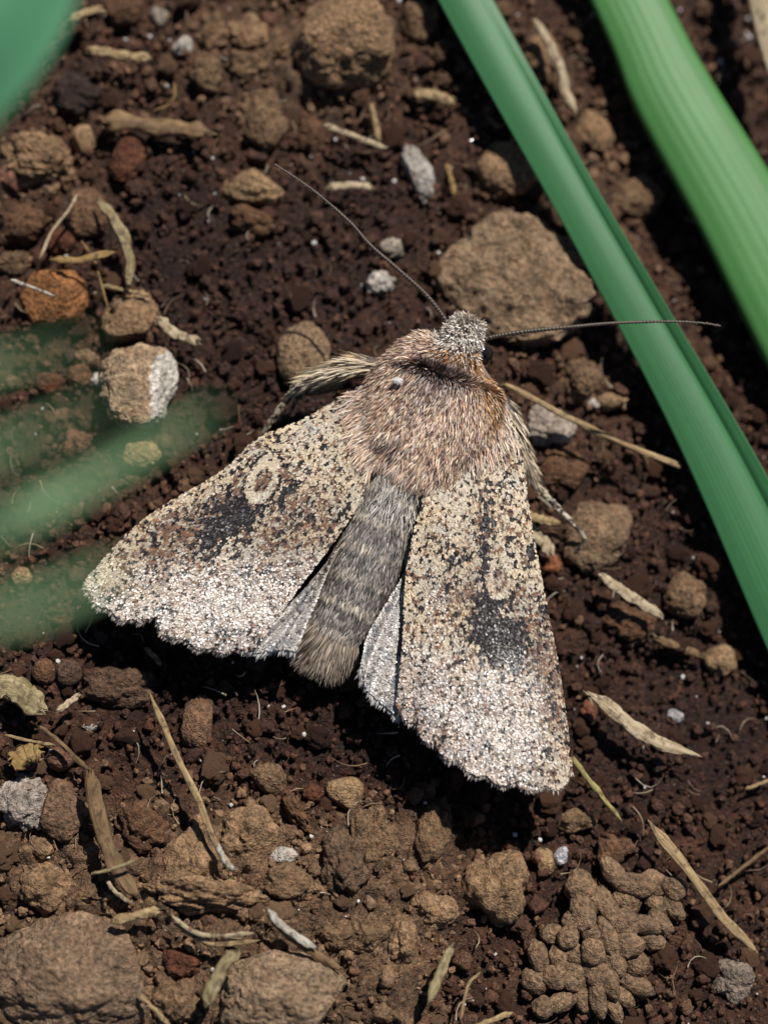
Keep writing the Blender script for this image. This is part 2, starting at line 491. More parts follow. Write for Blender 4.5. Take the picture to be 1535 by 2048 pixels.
S('soil_clod', 492, 135, 48, 40, 10, 0.7, 'dim', 'knobbly clod below the pale lumpy clod by the rounded stone', 'clod', 5, 1, 0, 14)
S('soil_clod', 412, 150, 36, 42, 0, 0.6, 'dim', 'low crumbly clod with a bright speck beside the knobbly clod', 'clod', 5, 1, 0, 10)
S('soil_clod', 530, 242, 52, 78, 4, 0.6, 'dim', 'tall flat fronted dusty clod above the tan angular stone', 'clod', 5, 1, 1, 10)
S('soil_clod', 622, 260, 27, 48, 0, 0.6, 'brown', 'slim brown clod between the tall dusty clod and the leaning straw', 'clod', 5, 1, 0, 8)
S('black_clod', 152, 192, 60, 52, 0, 0.75, 'dark', 'black crumbly humus clod with shiny specks', 'clod', 5, 1.1, 0, 30)
S('tan_pebble', 166, 281, 28, 34, 0, 0.8, 'tan', 'small tan pebble below the black humus clod', 'pebble', 4, 0.7, 2)
S('dark_red_pebble', 258, 318, 38, 58, 12, 0.6, 'red', 'dark red oval pebble below the bark piece', 'pebble', 5, 0.5, 1)
S('soil_clod', 78, 325, 86, 66, 20, 0.6, 'dust', 'broad crumbly grey brown clod beside the pink stone', 'clod', 6, 1.2, 0, 26)
S('pink_stone', 24, 352, 30, 34, 0, 0.8, (0.40, 0.19, 0.13), 'pinkish red stone set against the broad crumbly clod', 'stone', 5, 0.7, 2)
S('dark_brown_clod', 48, 448, 58, 46, 0, 0.7, 'brown', 'dark brown rounded clod under the broad crumbly clod', 'clod', 5, 0.8, 0, 10)
S('red_brown_pebble', 174, 428, 48, 55, -10, 0.65, (0.19, 0.105, 0.06), 'smooth red brown pebble between the pale needle and the olive leaf sliver', 'pebble', 5, 0.5, 2)
S('brown_clod', 122, 482, 36, 30, 0, 0.7, 'red', 'reddish brown clod crossed by the lower end of the pale needle', 'clod', 4, 0.9)
S('brown_clod', 20, 525, 40, 28, 0, 0.6, 'dim', 'flat brown clod beside the thin pale splinter', 'clod', 5, 1, 0, 8)
S('orange_stone', 110, 598, 70, 68, 15, 0.7, 'orange', 'glossy orange ochre stone with dark crumbs stuck on it', 'stone', 5, 0.7, 3)
S('soil_clod', 262, 636, 64, 54, -8, 0.7, 'dust', 'cracked dusty clod above the two toned clod', 'clod', 5, 1.1, 2, 14)
S('tan_stone', 500, 374, 76, 40, 8, 0.65, 'tan', 'tan angular elongated stone under the tip of the left antenna', 'stone', 5, 0.7, 4)
S('brown_clod', 505, 446, 52, 32, 14, 0.7, 'brown', 'small brown knobbly clod below the tan angular stone', 'clod', 5, 0.9, 0, 7)
S('smooth_tan_pebble', 607, 705, 57, 68, 0, 0.6, (0.30, 0.20, 0.12), 'smooth tan pebble behind the furry left leg of the moth', 'pebble', 5, 0.4, 1)
S('dusty_stone', 1010, 345, 68, 66, 20, 0.6, 'dust', 'dusty two lobed stone beside the narrow green blade', 'stone', 5, 0.6, 0, 4)
BLOCK.append((1028, 560, 160))
Q, F = ICO[6]
outl = np.array([(1195, 600), (1190, 528), (1128, 468), (1062, 424), (985, 416), (928, 468), (872, 528), (860, 578), (905, 645), (1000, 692), (1085, 698), (1150, 672)], float) - np.array([1028, 560])
th = np.arctan2(-outl[:, 1], outl[:, 0]); rr_ = np.hypot(outl[:, 0], outl[:, 1]) / PPU
od = np.argsort(th); th, rr_ = th[od], rr_[od]
ph_ = np.arctan2(Q[:, 1], Q[:, 0])
R_ = np.interp(ph_, np.concatenate([[th[-1] - 2 * np.pi], th, [th[0] + 2 * np.pi]]), np.concatenate([[rr_[-1]], rr_, [rr_[0]]]))
rho = np.hypot(Q[:, 0], Q[:, 1])
f_ = np.minimum(1, rho ** 0.75 * 1.04) * (1 + 0.06 * fbm(Q * 5, 41, 3))
zz = np.sign(Q[:, 2]) * np.clip(1 - rho ** 6, 0, 1) ** 0.5 * 0.10
Q = np.stack([np.cos(ph_) * R_ * f_, np.sin(ph_) * R_ * f_, zz], 1)
Q[:, 2] += (0.04 * fbm(Q * 3.5, 42, 2) + 0.034 * fbm(Q * 11, 43, 3) + 0.008 * pnoise(Q * 45, 44)) * (Q[:, 2] > -0.05)
tag(link('flat_stone', mesh_np('flat_stone', Q, F, M_SOIL, True), None, (0.275, 0.185, 0.112), on_ground(1028, 560, 0.0)), 'large flat angular slab of stone behind the head of the moth', 'stone')
S('white_flake', 838, 345, 30, 74, -18, 0.5, 'white', 'tall white flaky chip beyond the left antenna', 'chip', 5, 1.0, 4)
S('grey_flake', 782, 495, 27, 25, 0, 0.6, 'grey', 'grey flake above the white lump with black spots', 'chip', 4, 1, 3)
S('white_lump', 762, 566, 36, 28, -30, 0.6, 'white', 'white lump with black spots beside the left antenna', 'chip', 5, 1.4, 0, 12)
S('brown_clod', 1160, 762, 52, 54, 0, 0.6, 'dim', 'brown clod propping the lower rim of the large flat stone', 'clod', 5, 0.9, 0, 8)
S('tan_chip', 1222, 802, 38, 19, -8, 0.7, 'tan', 'short tan block shaped chip near the green blade', 'chip', 4, 0.5, 4)
S('white_crumb', 1186, 808, 14, 12, 0, 0.8, 'white', 'small white crumb beside the tan block shaped chip', 'chip', 3, 1)
S('pale_clod', 1098, 852, 58, 46, 0, 0.5, (0.42, 0.35, 0.30), 'pale chalky clod under the long dry stalk', 'clod', 5, 0.8, 0, 8)
S('brown_clod', 1120, 930, 60, 55, 0, 0.4, 'brown', 'flat brown clod between the pale chalky clod and the right leg', 'clod', 5, 0.9, 0, 9)
S('tan_clod', 1192, 1070, 66, 88, 28, 0.45, (0.25, 0.165, 0.10), 'long sloping tan clod under the foot of the right leg', 'clod', 5, 0.6, 2)
S('orange_crumb', 1102, 1130, 24, 22, 0, 0.7, (0.30, 0.11, 0.05), 'small orange red crumb beside the right wing edge', 'crumb', 4, 0.8)
S('tan_clod', 1368, 1190, 46, 52, 0, 0.6, 'dim', 'squarish tan clod beside the end of the split straw', 'clod', 5, 0.7, 2)
S('tan_clod', 1436, 1322, 38, 36, 0, 0.7, 'tan', 'small tan clod at the end of the short reddish twig', 'clod', 4, 0.9)
S('brown_clod', 1255, 1245, 60, 42, 10, 0.5, 'brown', 'low brown clod with a bright speck under the split straw', 'clod', 5, 1, 0, 9)
S('rounded_clod', 988, 1776, 72, 80, 0, 0.8, 'dust', 'rounded pitted clod casting a deep shadow, beside the pelleted worm cast', 'clod', 5, 0.8, 0, 12)
S('soil_clod', 742, 1700, 52, 92, 6, 0.6, 'dim', 'tall crumbly clod below the dark gap behind the moth tail', 'clod', 6, 1.1, 0, 20)
S('soil_clod', 858, 1686, 44, 84, 4, 0.6, 'dim', 'upright brown clod between the tall crumbly and the rounded pitted clod', 'clod', 5, 1.0, 0, 14)
S('soil_clod', 868, 1824, 50, 44, -10, 0.7, 'dust', 'two knobbed dusty clod left of the rounded pitted clod foot', 'clod', 5, 0.8, 0, 5)
S('soil_clod', 806, 1880, 30, 46, 8, 0.7, 'dust', 'slender leaning dusty clod below the two knobbed clod', 'clod', 5, 0.8, 0, 5)
S('soil_clod', 735, 1862, 46, 44, 0, 0.6, 'dim', 'rough brown clod beside the slender leaning clod', 'clod', 5, 1.1, 0, 14)
S('dark_clod', 694, 1722, 56, 74, 0, 0.75, (0.15, 0.095, 0.06), 'large dark crumbly clod beside the white stone chip', 'clod', 5, 1.1, 0, 22)
S('red_brown_pebble', 393, 1446, 33, 58, 6, 0.6, (0.22, 0.125, 0.075), 'oval red brown pebble beyond the long tapering straw', 'pebble', 5, 0.5, 2)
S('soil_clod', 498, 1674, 64, 68, 10, 0.65, 'dust', 'dusty clod between the foot of the tapering straw and the white stone chip', 'clod', 5, 0.8, 1, 8)
S('tan_stone', 690, 1590, 40, 36, -10, 0.6, 'tan', 'small tan angular stone below the moth tail', 'stone', 4, 0.7, 4)
S('red_crumb', 626, 1586, 23, 19, 0, 0.7, 'red', 'reddish crumb next to the small tan angular stone', 'crumb', 4, 0.7)
S('big_smooth_stone', 138, 1950, 168, 128, 10, 0.55, (0.275, 0.185, 0.12), 'big smooth dusty stone, widest of all beside the muddy fibres', 'stone', 6, 0.6, 1)
S('streaked_stone', 556, 1990, 132, 88, 6, 0.65, (0.33, 0.23, 0.15), 'broad tan streaked stone under the olive leaf scrap', 'stone', 6, 0.6, 2)
S('red_clod', 127, 1620, 50, 64, -8, 0.6, (0.21, 0.125, 0.078), 'square reddish clod leaning on the mouldy white clod', 'clod', 5, 0.8, 2, 8)
S('soil_clod', 72, 1698, 38, 30, 0, 0.7, 'dust', 'small round dusty clod under the square reddish clod', 'clod', 5, 0.7, 0, 6)
S('soil_clod', 92, 1776, 64, 52, 0, 0.6, 'dust', 'lumpy dusty clod above the big smooth stone', 'clod', 5, 1.0, 0, 12)
S('soil_clod', 285, 1655, 58, 56, 0, 0.65, 'brown', 'grainy brown clod between the curled leaf strip and the tapering straw', 'clod', 5, 1.2, 0, 26)
S('soil_clod', 388, 1716, 62, 72, 10, 0.5, 'dust', 'dusty slab of soil behind the foot of the tapering straw', 'clod', 5, 0.9, 1, 10)
S('soil_ridge', 410, 1790, 128, 44, 6, 0.7, 'dust', 'long dusty ridge of caked soil under the straw foot', 'clod', 6, 1.1, 0, 18)
S('soil_clod', 304, 1806, 24, 26, 0, 0.8, 'tan', 'small tan block at the end of the dusty ridge', 'clod', 4, 0.7, 3)
S('soil_clod', 580, 1766, 52, 42, 10, 0.6, 'dim', 'brown clod under the white stone chip', 'clod', 5, 1, 0, 12)
S('soil_clod', 668, 1868, 42, 32, 0, 0.6, 'dim', 'low brown clod at the end of the whitish bark strip', 'clod', 5, 1, 0, 10)
S('dark_clod', 366, 1925, 40, 32, 0, 0.6, 'red', 'dark red brown crumb beneath the pair of pale fibres', 'clod', 5, 1.1, 0, 14)
S('soil_clod', 352, 2000, 54, 50, 0, 0.65, 'dim', 'brown clod beside the straw between the two largest stones', 'clod', 5, 1.0, 0, 12)
S('mouldy_clod', 52, 1605, 58, 62, 0, 0.55, (0.42, 0.36, 0.32), 'mouldy clod crusted with whitish grains', 'clod', 5, 1.3, 0, 40)
S('red_round_pebble', 121, 1519, 29, 25, 0, 0.8, (0.20, 0.10, 0.065), 'round reddish pebble under the dark twig', 'pebble', 4, 0.4)
S('round_pebble', 88, 1343, 25, 28, 0, 0.8, 'brown', 'round brown pebble beside the olive leaf fragment, paler of a pair', 'pebble', 4, 0.4)
S('round_pebble', 136, 1346, 29, 30, 0, 0.8, (0.12, 0.072, 0.05), 'round dark brown pebble, darker of a pair', 'pebble', 4, 0.4)
S('soil_clod', 238, 1374, 76, 44, 6, 0.5, (0.135, 0.08, 0.052), 'wide low brown clod in the shadow edge of the left wing', 'clod', 5, 0.9, 0, 14)
S('brown_crumb', 172, 718, 30, 21, 12, 0.7, 'dim', 'small wedge shaped crumb left of the two toned clod', 'crumb', 4, 0.8)
S('brown_crumb', 160, 752, 25, 27, 0, 0.7, 'brown', 'brown crumb below the wedge shaped crumb', 'crumb', 4, 0.8)
S('white_crumb', 196, 760, 16, 16, 0, 0.8, 'white', 'small white crumb left of the two toned clod', 'chip', 3, 1)
S('red_crumb', 100, 768, 34, 25, 0, 0.7, 'red', 'reddish crumb behind the blurred grass tips', 'crumb', 4, 0.7)
S('red_clod', 154, 890, 30, 38, 0, 0.8, (0.17, 0.08, 0.05), 'grainy red brown clod between the blurred grass tips', 'clod', 4, 1.1, 0, 12)
S('tan_stone', 284, 908, 42, 36, 0, 0.6, 'tan', 'tan stone just below the two toned clod', 'stone', 5, 0.6, 2)
S('tan_crumb', 45, 1155, 22, 22, 0, 0.7, 'tan', 'tan crumb seen through the lowest blurred grass tip', 'crumb', 3, 0.7)
S('tan_clod', 1272, 398, 62, 50, 0, 0.55, 'dim', 'lumpy tan clod between the two green blades', 'clod', 5, 0.9, 0, 9)
S('tan_clod', 1185, 265, 48, 50, 0, 0.55, 'dust', 'dusty clod under the bent dry stalk between the blades', 'clod', 5, 0.8, 0, 7)
S('brown_clod', 1240, 490, 40, 44, 0, 0.5, 'brown', 'brown clod right beside the fold of the narrow green blade', 'clod', 5, 0.8, 0, 7)
S('dusty_clod', 1082, 112, 42, 62, 0, 0.5, 'dust', 'dusty clod squeezed against the narrow green blade top', 'clod', 5, 0.8, 0, 7)
S('dusty_clod', 838, 45, 42, 52, 0, 0.6, 'dim', 'brown clod between the rounded stone and the narrow green blade', 'clod', 5, 0.7, 0, 6)
S('grey_clod', 1466, 1962, 46, 50, 0, 0.5, (0.24, 0.19, 0.155), 'greyish crumbly clod beyond the worm cast', 'clod', 5, 1.1, 0, 14)
S('white_chip', 566, 1712, 30, 20, -10, 0.5, 'white', 'white stone chip lying on the clods', 'chip', 4, 0.6, 5, sink=0.2)
S('white_crumb', 1121, 1712, 15, 21, 10, 0.6, (0.6, 0.6, 0.66), 'bluish white crumb above the worm cast', 'chip', 3, 0.8)
S('tan_chip', 1090, 1722, 19, 30, -6, 0.7, 'tan', 'tan block shaped chip beside the bluish white crumb', 'chip', 4, 0.6, 4)
S('white_crumb', 1349, 1432, 19, 14, 20, 0.6, (0.6, 0.58, 0.62), 'small white crumb above the broad pale straw', 'chip', 3, 0.8)
S('white_crumb', 180, 1453, 16, 11, 0, 0.7, 'white', 'small white crumb beside the oval red brown pebble row', 'chip', 3, 0.8)
S('red_crumb', 1176, 1420, 18, 26, 0, 0.7, (0.26, 0.10, 0.055), 'brick red crumb touching the broad pale straw', 'crumb', 4, 0.7)
S('tan_clod', 1150, 1640, 42, 26, -14, 0.7, 'dim', 'flat tan crumb group below the yellow straw', 'clod', 4, 1, 0, 8)
S('brown_clod', 1230, 1700, 40, 32, 0, 0.6, 'brown', 'brown clod above the worm cast', 'clod', 4, 0.9, 0, 7)

# the clod with a pale mineral crust on one side
BLOCK.append((292, 775, 82))
Q, F = clod_shape(6, 4243, 0.9, 2, 9)
Q = Q * np.array([98, 94, 62]) / PPU
n0 = nrm(np.array([0.85, -0.1, 0.45]))
e = Q @ n0 - 0.105
Q = Q - np.where(e > 0, e * 0.82, 0)[:, None] * n0
crust = sstep(-0.012, 0.006, Q @ n0 - 0.082 + 0.03 * fbm(Q * 20, 9, 3))[:, None]
cc = np.array([0.36, 0.25, 0.155]) * (1 - crust) + np.array([0.62, 0.57, 0.50]) * crust
M_CRUST = soil_material('crusted_clod', 'attr', bump=0.6)
o = link('crusted_clod', mesh_np('crusted_clod', Q, F, M_CRUST, True, cc), None, None, on_ground(292, 775, 0.07))
tag(o, 'two toned clod, brown with a whitish mineral crust on one face', 'clod')

# worm cast of many rounded pellets
cast = bpy.data.objects.new('worm_cast', None); COL.objects.link(cast)
tag(cast, 'branching worm cast of rounded grey brown pellets', 'worm cast')
pc = on_ground(1200, 1880, 0.0); cast.location = pc
pellets = [(1225, 1745, 30, 22, 30), (1265, 1770, 34, 24, -20), (1310, 1765, 26, 26, 0), (1345, 1775, 22, 24, 0), (1345, 1815, 24, 18, 20), (1315, 1810, 26, 20, 0),
           (1160, 1775, 26, 32, 20), (1185, 1800, 28, 22, 45), (1215, 1820, 40, 22, 50), (1165, 1825, 30, 26, 0), (1250, 1800, 28, 30, 0), (1245, 1850, 24, 34, -35),
           (1285, 1850, 30, 20, 40), (1300, 1880, 24, 22, 0), (1320, 1845, 24, 18, 10), (1145, 1845, 20, 22, 0), (1105, 1868, 16, 26, -5), (1135, 1875, 17, 24, 0),
           (1180, 1865, 24, 20, 0), (1215, 1875, 34, 20, 55), (1255, 1890, 20, 34, -35), (1268, 1925, 24, 26, 0), (1075, 1912, 26, 20, 0), (1115, 1915, 20, 18, 0),
           (1150, 1910, 22, 20, 0), (1185, 1905, 22, 24, 0), (1230, 1925, 24, 20, 20), (1075, 1960, 22, 34, 15), (1110, 1955, 20, 26, -10), (1150, 1950, 26, 26, 0),
           (1190, 1945, 24, 26, 0), (1220, 1965, 30, 18, 30), (1270, 1970, 32, 20, 25), (1120, 2005, 15, 32, -12), (1085, 2015, 18, 22, 0), (1160, 1990, 28, 18, 0),
           (1195, 2000, 30, 18, 20), (1225, 2015, 28, 15, 40), (1245, 1995, 22, 16, 0), (1140, 1965, 18, 16, 0)]
for k, (u, v, a, b, rot) in enumerate(pellets):
    Q, F = clod_shape(4, 900 + k, 0.6, 0, 0)
    rot = (95 if u < 1125 else 58 if u < 1260 else 30) + 22 * math.sin(k * 5.1)
    t = -math.radians(rot)
    Q = Q * np.array([a * 1.36, b * 1.05, 0.8 * math.sqrt(a * b)]) / PPU
    Q = Q @ np.array([[math.cos(t), -math.sin(t), 0], [math.sin(t), math.cos(t), 0], [0, 0, 1]]).T
    lift = 0.05 + 0.07 * math.exp(-((u - 1200) / 100) ** 2 - ((v - 1880) / 100) ** 2) + 0.02 * math.sin(k * 2.3)
    p = on_ground(u, v, lift)
    link('pellet', mesh_np('pellet', Q, F, M_SOIL, True), cast, tuple(np.array([0.235, 0.150, 0.088]) * (0.9 + 0.2 * random.Random(k).random())), Vector(p - pc))
    BLOCK.append((u, v, 26))

# ------------------------------------------------------------------ straw, leaves, twigs
def strip(name, pts, w, key, label, cat, lift=0.09, flat=0.3, taper=(0.5, 0.35), n=36, curl=0.0, ragged=0.15, lifts=None, seed=None):
    """a dry stalk or sliver along photo points, width w photo pixels, lying lift above the soil"""
    r = np.random.default_rng(seed or int(pts[0][0] * 3 + pts[0][1]))
    w = w * 0.86
    q = catmull(pts, n)
    al = np.linspace(0, 1, n)
    lf = np.interp(al, np.linspace(0, 1, len(lifts)), lifts) if lifts is not None else np.full(n, lift)
    base = on_ground(q[:, 0], q[:, 1], 0.0)
    zs = np.convolve(np.pad(base[:, 2], 8, mode='edge'), np.ones(17) / 17, 'valid')
    path = P(q[:, 0], q[:, 1], zs + lf)
    prof = np.minimum(1, np.minimum(taper[0] + al * 6, taper[1] + (1 - al) * 6))
    rad = 0.5 * w / PPU * prof * (1 + ragged * fbm(np.stack([al * 4, np.full(n, r.uniform(0, 99)), np.zeros(n)], 1), 3, 2))
    ns = 14
    wig = 0.12 * w / PPU * np.stack([pnoise(np.stack([al * 7, np.full(n, 3.0 + k + r.uniform(0, 50)), np.zeros(n)], 1), 5) for k in range(3)], 1)
    path = path + wig * np.minimum(1, 12 / max(w, 12))
    V, F = tube(path, rad, ns, flat)
    # fibres: ridges and splits run along the piece, ends are torn
    ia = np.tile(np.arange(ns), n); il = np.repeat(al, ns)
    axis_p = np.repeat(path, ns, 0)
    fib = pnoise(np.stack([ia * 1.7 + r.uniform(0, 90), il * 5, np.zeros(len(ia))], 1), 12)
    fib2 = pnoise(np.stack([ia * 3.1, il * 9, np.full(len(ia), 4.0)], 1), 13)
    V[:n * ns] = axis_p + (V[:n * ns] - axis_p) * (1 + 0.5 * fib + 0.3 * fib2)[:, None]
    Tn = np.repeat(nrm(np.gradient(path, axis=0)), ns, 0)
    tear = (sstep(0.9, 1.0, il) - sstep(0.1, 0.0, il)) * (pnoise(np.stack([ia * 2.3, np.full(len(ia), r.uniform(0, 90)), np.zeros(len(ia))], 1), 14)) * w / PPU * 1.1
    V[:n * ns] += Tn * tear[:, None]
    across = np.concatenate([np.tile(np.cos(np.linspace(0, 2 * np.pi, ns, endpoint=False)) * 0.5 + 0.5, n), [0.5, 0.5]])
    along = np.concatenate([np.repeat(al, ns), [0, 1]])
    me = mesh_np(name, V - path.mean(0), F, straw_mat(key), True, extra={'across': across, 'along': along})
    return tag(link(name, me, None, None, path.mean(0)), label, cat)

T = strip
T('dry_straw', [(298, 1383), (322, 1440), (352, 1510), (400, 1610), (432, 1690), (460, 1738)], 15, 'tan', 'long tapering fibrous straw, split and whitish at its foot', 'straw', lifts=[.22, .2, .17, .14], taper=(0.15, 0.8), flat=0.6)
T('white_fibre', [(436, 1690), (450, 1722), (470, 1740)], 11, 'white', 'white frayed fibre at the foot of the tapering straw', 'fibre', 0.2)
T('curled_leaf_strip', [(181, 1538), (188, 1590), (205, 1660), (222, 1715), (250, 1765), (280, 1795)], 32, 'brown', 'curled brown leaf strip curving round the grainy clod', 'leaf', lifts=[.22, .2, .18, .14], flat=0.12, taper=(0.4, 0.3))
T('dark_twig', [(78, 1452), (120, 1485), (150, 1515), (178, 1540)], 11, 'brown', 'dark brown twig reaching the top of the curled leaf strip', 'twig', 0.14, 0.8)
T('thin_stalk', [(12, 1470), (60, 1482), (112, 1491)], 7, 'tan', 'thin pale stem crossing above the round reddish pebble', 'stem', 0.13, 0.7)
T('thin_stalk', [(182, 1748), (225, 1738), (272, 1720)], 7, 'olive', 'thin stem crossing the curled brown leaf strip', 'stem', 0.24, 0.7)
T('pale_fibre', [(214, 1762), (232, 1785), (262, 1806)], 9, 'pale', 'short pale fibre beside the foot of the curled leaf strip', 'fibre', 0.16)
T('pale_fibre', [(345, 1832), (385, 1862), (430, 1872), (506, 1866)], 9, 'pale', 'upper of two pale bowed fibres in the dark hollow', 'fibre', 0.16, 0.5)
T('pale_fibre', [(350, 1846), (390, 1872), (435, 1888), (516, 1880)], 11, 'tan', 'lower of two pale bowed fibres in the dark hollow', 'fibre', 0.13, 0.5)
T('bark_strip', [(535, 1818), (560, 1848), (600, 1878), (632, 1896)], 17, 'white', 'whitish strip of bark below the white stone chip', 'bark', 0.17, 0.14, taper=(0.2, 0.15))
T('muddy_fibre', [(540, 1835), (590, 1880), (640, 1915), (680, 1938)], 18, 'brown', 'muddy brown fibre bundle below the whitish bark strip', 'fibre', 0.14, 0.6, ragged=0.35)
T('muddy_fibre', [(225, 1842), (270, 1832), (318, 1822)], 22, 'tan', 'muddy fibre bundle beside the big smooth stone', 'fibre', 0.16, 0.5, ragged=0.35)
T('olive_leaf_scrap', [(478, 1902), (446, 1932), (425, 1975), (412, 2012)], 26, 'olive', 'olive leaf scrap standing over the tan streaked stone', 'leaf', 0.24, 0.1)
T('dry_straw', [(278, 1988), (305, 2015), (338, 2050)], 10, 'tan', 'straw beside the big smooth stone', 'straw', 0.16)
T('dry_leaf_fragment', [(-20, 1375), (20, 1372), (55, 1395), (85, 1420)], 58, 'olive', 'olive green leaf fragment beside the pair of round pebbles', 'leaf', 0.16, 0.15, taper=(0.9, 0.2))
T('amber_leaf_scrap', [(28, 1528), (55, 1508), (80, 1505)], 46, 'amber', 'translucent amber leaf scrap above the mouldy clod', 'leaf', 0.12, 0.15, taper=(0.7, 0.6))
T('pale_needle', [(156, 388), (132, 428), (105, 462), (80, 517)], 8, 'pale', 'thin pale needle lying across the reddish brown clods', 'straw', 0.2, 0.7)
T('olive_leaf_sliver', [(196, 400), (222, 430), (246, 470), (260, 520), (257, 572)], 24, 'olive', 'olive leaf sliver with a narrow foot beside the red brown pebble', 'leaf', 0.16, 0.1, taper=(0.2, 0.3))
T('amber_leaf_sliver', [(102, 518), (150, 520), (190, 512), (232, 503)], 17, 'amber', 'amber leaf sliver above the orange stone', 'leaf', 0.2, 0.3, taper=(0.3, 0.1))
T('pale_splinter', [(22, 560), (60, 573), (108, 592)], 7, 'white', 'thin pale splinter lying on the orange stone', 'splinter', 0.22, 0.7)
T('brown_stalk', [(163, 482), (188, 520), (202, 565), (216, 616)], 6, 'amber', 'thin brown stalk beside the olive leaf sliver', 'stalk', 0.14, 0.8)
T('pale_fibre', [(205, 570), (250, 580), (302, 592)], 9, 'tan', 'flat pale fibre across the foot of the olive leaf sliver', 'fibre', 0.12, 0.4)
T('pale_flake', [(318, 636), (345, 664), (398, 684)], 24, 'pale', 'pale papery flake leaning on the cracked dusty clod', 'flake', 0.12, 0.2, taper=(0.35, 0.5))
T('cut_straw', [(178, 100), (235, 107), (297, 118)], 22, 'tan', 'short cut straw beside the black humus clod', 'straw', 0.14, 0.4, taper=(0.8, 0.9))
T('cut_straw', [(136, 38), (170, 25), (203, 18)], 20, 'tan', 'torn straw end beside the smooth brown pebble', 'straw', 0.14, 0.4, taper=(0.4, 0.9))
T('bark_piece', [(210, 243), (260, 246), (320, 255), (385, 262), (424, 268)], 42, 'brown', 'knotty piece of bark with a pointed tan tip', 'bark', 0.12, 0.5, taper=(0.7, 0.05), ragged=0.35)
T('red_rootlet', [(347, 165), (350, 190), (335, 210), (308, 222)], 5, 'amber', 'thin reddish rootlet curling above the bark piece', 'root', 0.1, 0.9)
T('dry_straw', [(648, 250), (710, 273), (772, 296)], 13, 'pale', 'leaning straw between the slim brown clod and the upright straw', 'straw', 0.12, 0.6)
T('dry_straw', [(741, 208), (750, 245), (758, 280)], 14, 'tan', 'short upright straw meeting the end of the leaning straw', 'straw', 0.1, 0.5)
T('pale_chaff', [(655, 374), (700, 370), (746, 375)], 17, 'pale', 'short pale piece of chaff beside the left antenna', 'chaff', 0.08, 0.4)
T('tan_chip', [(828, 186), (870, 192), (908, 205)], 26, 'tan', 'broken tan straw piece beyond the white flaky chip', 'straw', 0.08, 0.5, taper=(0.8, 0.8))
T('amber_sliver', [(893, 328), (902, 360), (909, 390)], 13, 'amber', 'small amber sliver beside the white flaky chip', 'splinter', 0.07, 0.5)
T('bent_stalk', [(1070, 42), (1095, 85), (1118, 135), (1132, 190), (1150, 222)], 22, 'pale', 'bent dry stalk between the two green blades', 'stalk', 0.15, 0.5, ragged=0.25)
T('dry_stalk', [(1005, 768), (1070, 800), (1130, 832), (1240, 885), (1356, 932)], 15, 'tan', 'long thin dry stalk reaching from the moth to the green blade', 'stalk', 0.2, 0.7, taper=(0.7, 0.9), n=50)
T('split_straw', [(1203, 1152), (1240, 1180), (1275, 1202), (1320, 1232)], 25, 'pale', 'split straw beside the squarish tan clod', 'straw', 0.16, 0.2)
T('broad_straw', [(1178, 1388), (1215, 1412), (1262, 1452), (1320, 1486), (1395, 1512)], 32, 'pale', 'broad pale straw with a pointed end', 'straw', 0.16, 0.16, taper=(0.2, 0.05), ragged=0.25, n=50)
T('yellow_straw', [(1143, 1515), (1180, 1565), (1212, 1605), (1242, 1642)], 13, 'yellow', 'thin yellow straw running out from the right wing tip', 'straw', 0.18, 0.6, taper=(0.8, 0.1))
T('dry_stalk', [(1296, 1642), (1340, 1698), (1390, 1760), (1440, 1830), (1512, 1904)], 22, 'tan', 'long flaky stalk beside the worm cast', 'stalk', 0.16, 0.25, taper=(0.2, 0.2), ragged=0.3, n=50)
T('thin_straw', [(1540, 1692), (1490, 1730), (1436, 1772)], 9, 'brown', 'thin brown straw meeting the long flaky stalk', 'straw', 0.1, 0.7)
T('olive_sliver', [(903, 1890), (885, 1935), (872, 1965), (856, 2006)], 22, 'olive', 'olive tan leaf sliver below the two knobbed clod', 'leaf', 0.2, 0.3, taper=(0.4, 0.2))
T('thin_stalk', [(962, 1945), (938, 1965), (928, 2000), (920, 2040)], 7, 'tan', 'thin stem beside the olive tan leaf sliver', 'stem', 0.18, 0.8)
T('dry_straw', [(1022, 2026), (985, 2040), (945, 2056)], 12, 'tan', 'straw end below the worm cast', 'straw', 0.16, 0.5)
T('white_splinter', [(118, 1421), (138, 1405), (157, 1390)], 14, 'pale', 'short pale splinter below the darker round pebble', 'splinter', 0.14, 0.5, taper=(0.6, 0.6))
T('dry_leaf_curl', [(1050, 1028), (1085, 1040), (1116, 1046)], 22, 'tan', 'curled dry leaf edge sticking out under the right wing', 'leaf', 0.14, 0.3)
T('dry_leaf_flake', [(1056, 1062), (1085, 1082), (1100, 1108)], 38, 'pale', 'pale ragged leaf flake sticking out under the right wing', 'leaf', 0.08, 0.2, ragged=0.5)
gall = S('dry_gall', 540, 1556, 40, 32, 25, 0.8, 'dim', 'club shaped dry gall with a muddy stalk', 'gall', 5, 0.7, 0, 8)
stk = S('stalk', 592, 1628, 21, 54, -36, 0.9, 'brown', None, None, 5, 1.0, 0, 9)
stk.parent = gall; stk.location = stk.location - gall.location
T('reddish_twig', [(1312, 1278), (1350, 1292), (1400, 1312)], 20, 'brown', 'short reddish twig leading to the small tan clod', 'twig', 0.08, 0.7)
T('thin_straw', [(1490, 1578), (1540, 1560)], 8, 'tan', 'short thin straw in the dark soil beyond the broad straw', 'straw', 0.08, 0.7)
T('pale_sliver', [(290, 1296), (308, 1312), (322, 1330)], 11, 'tan', 'pale sliver in the shadow under the left wing edge', 'splinter', 0.08, 0.5)

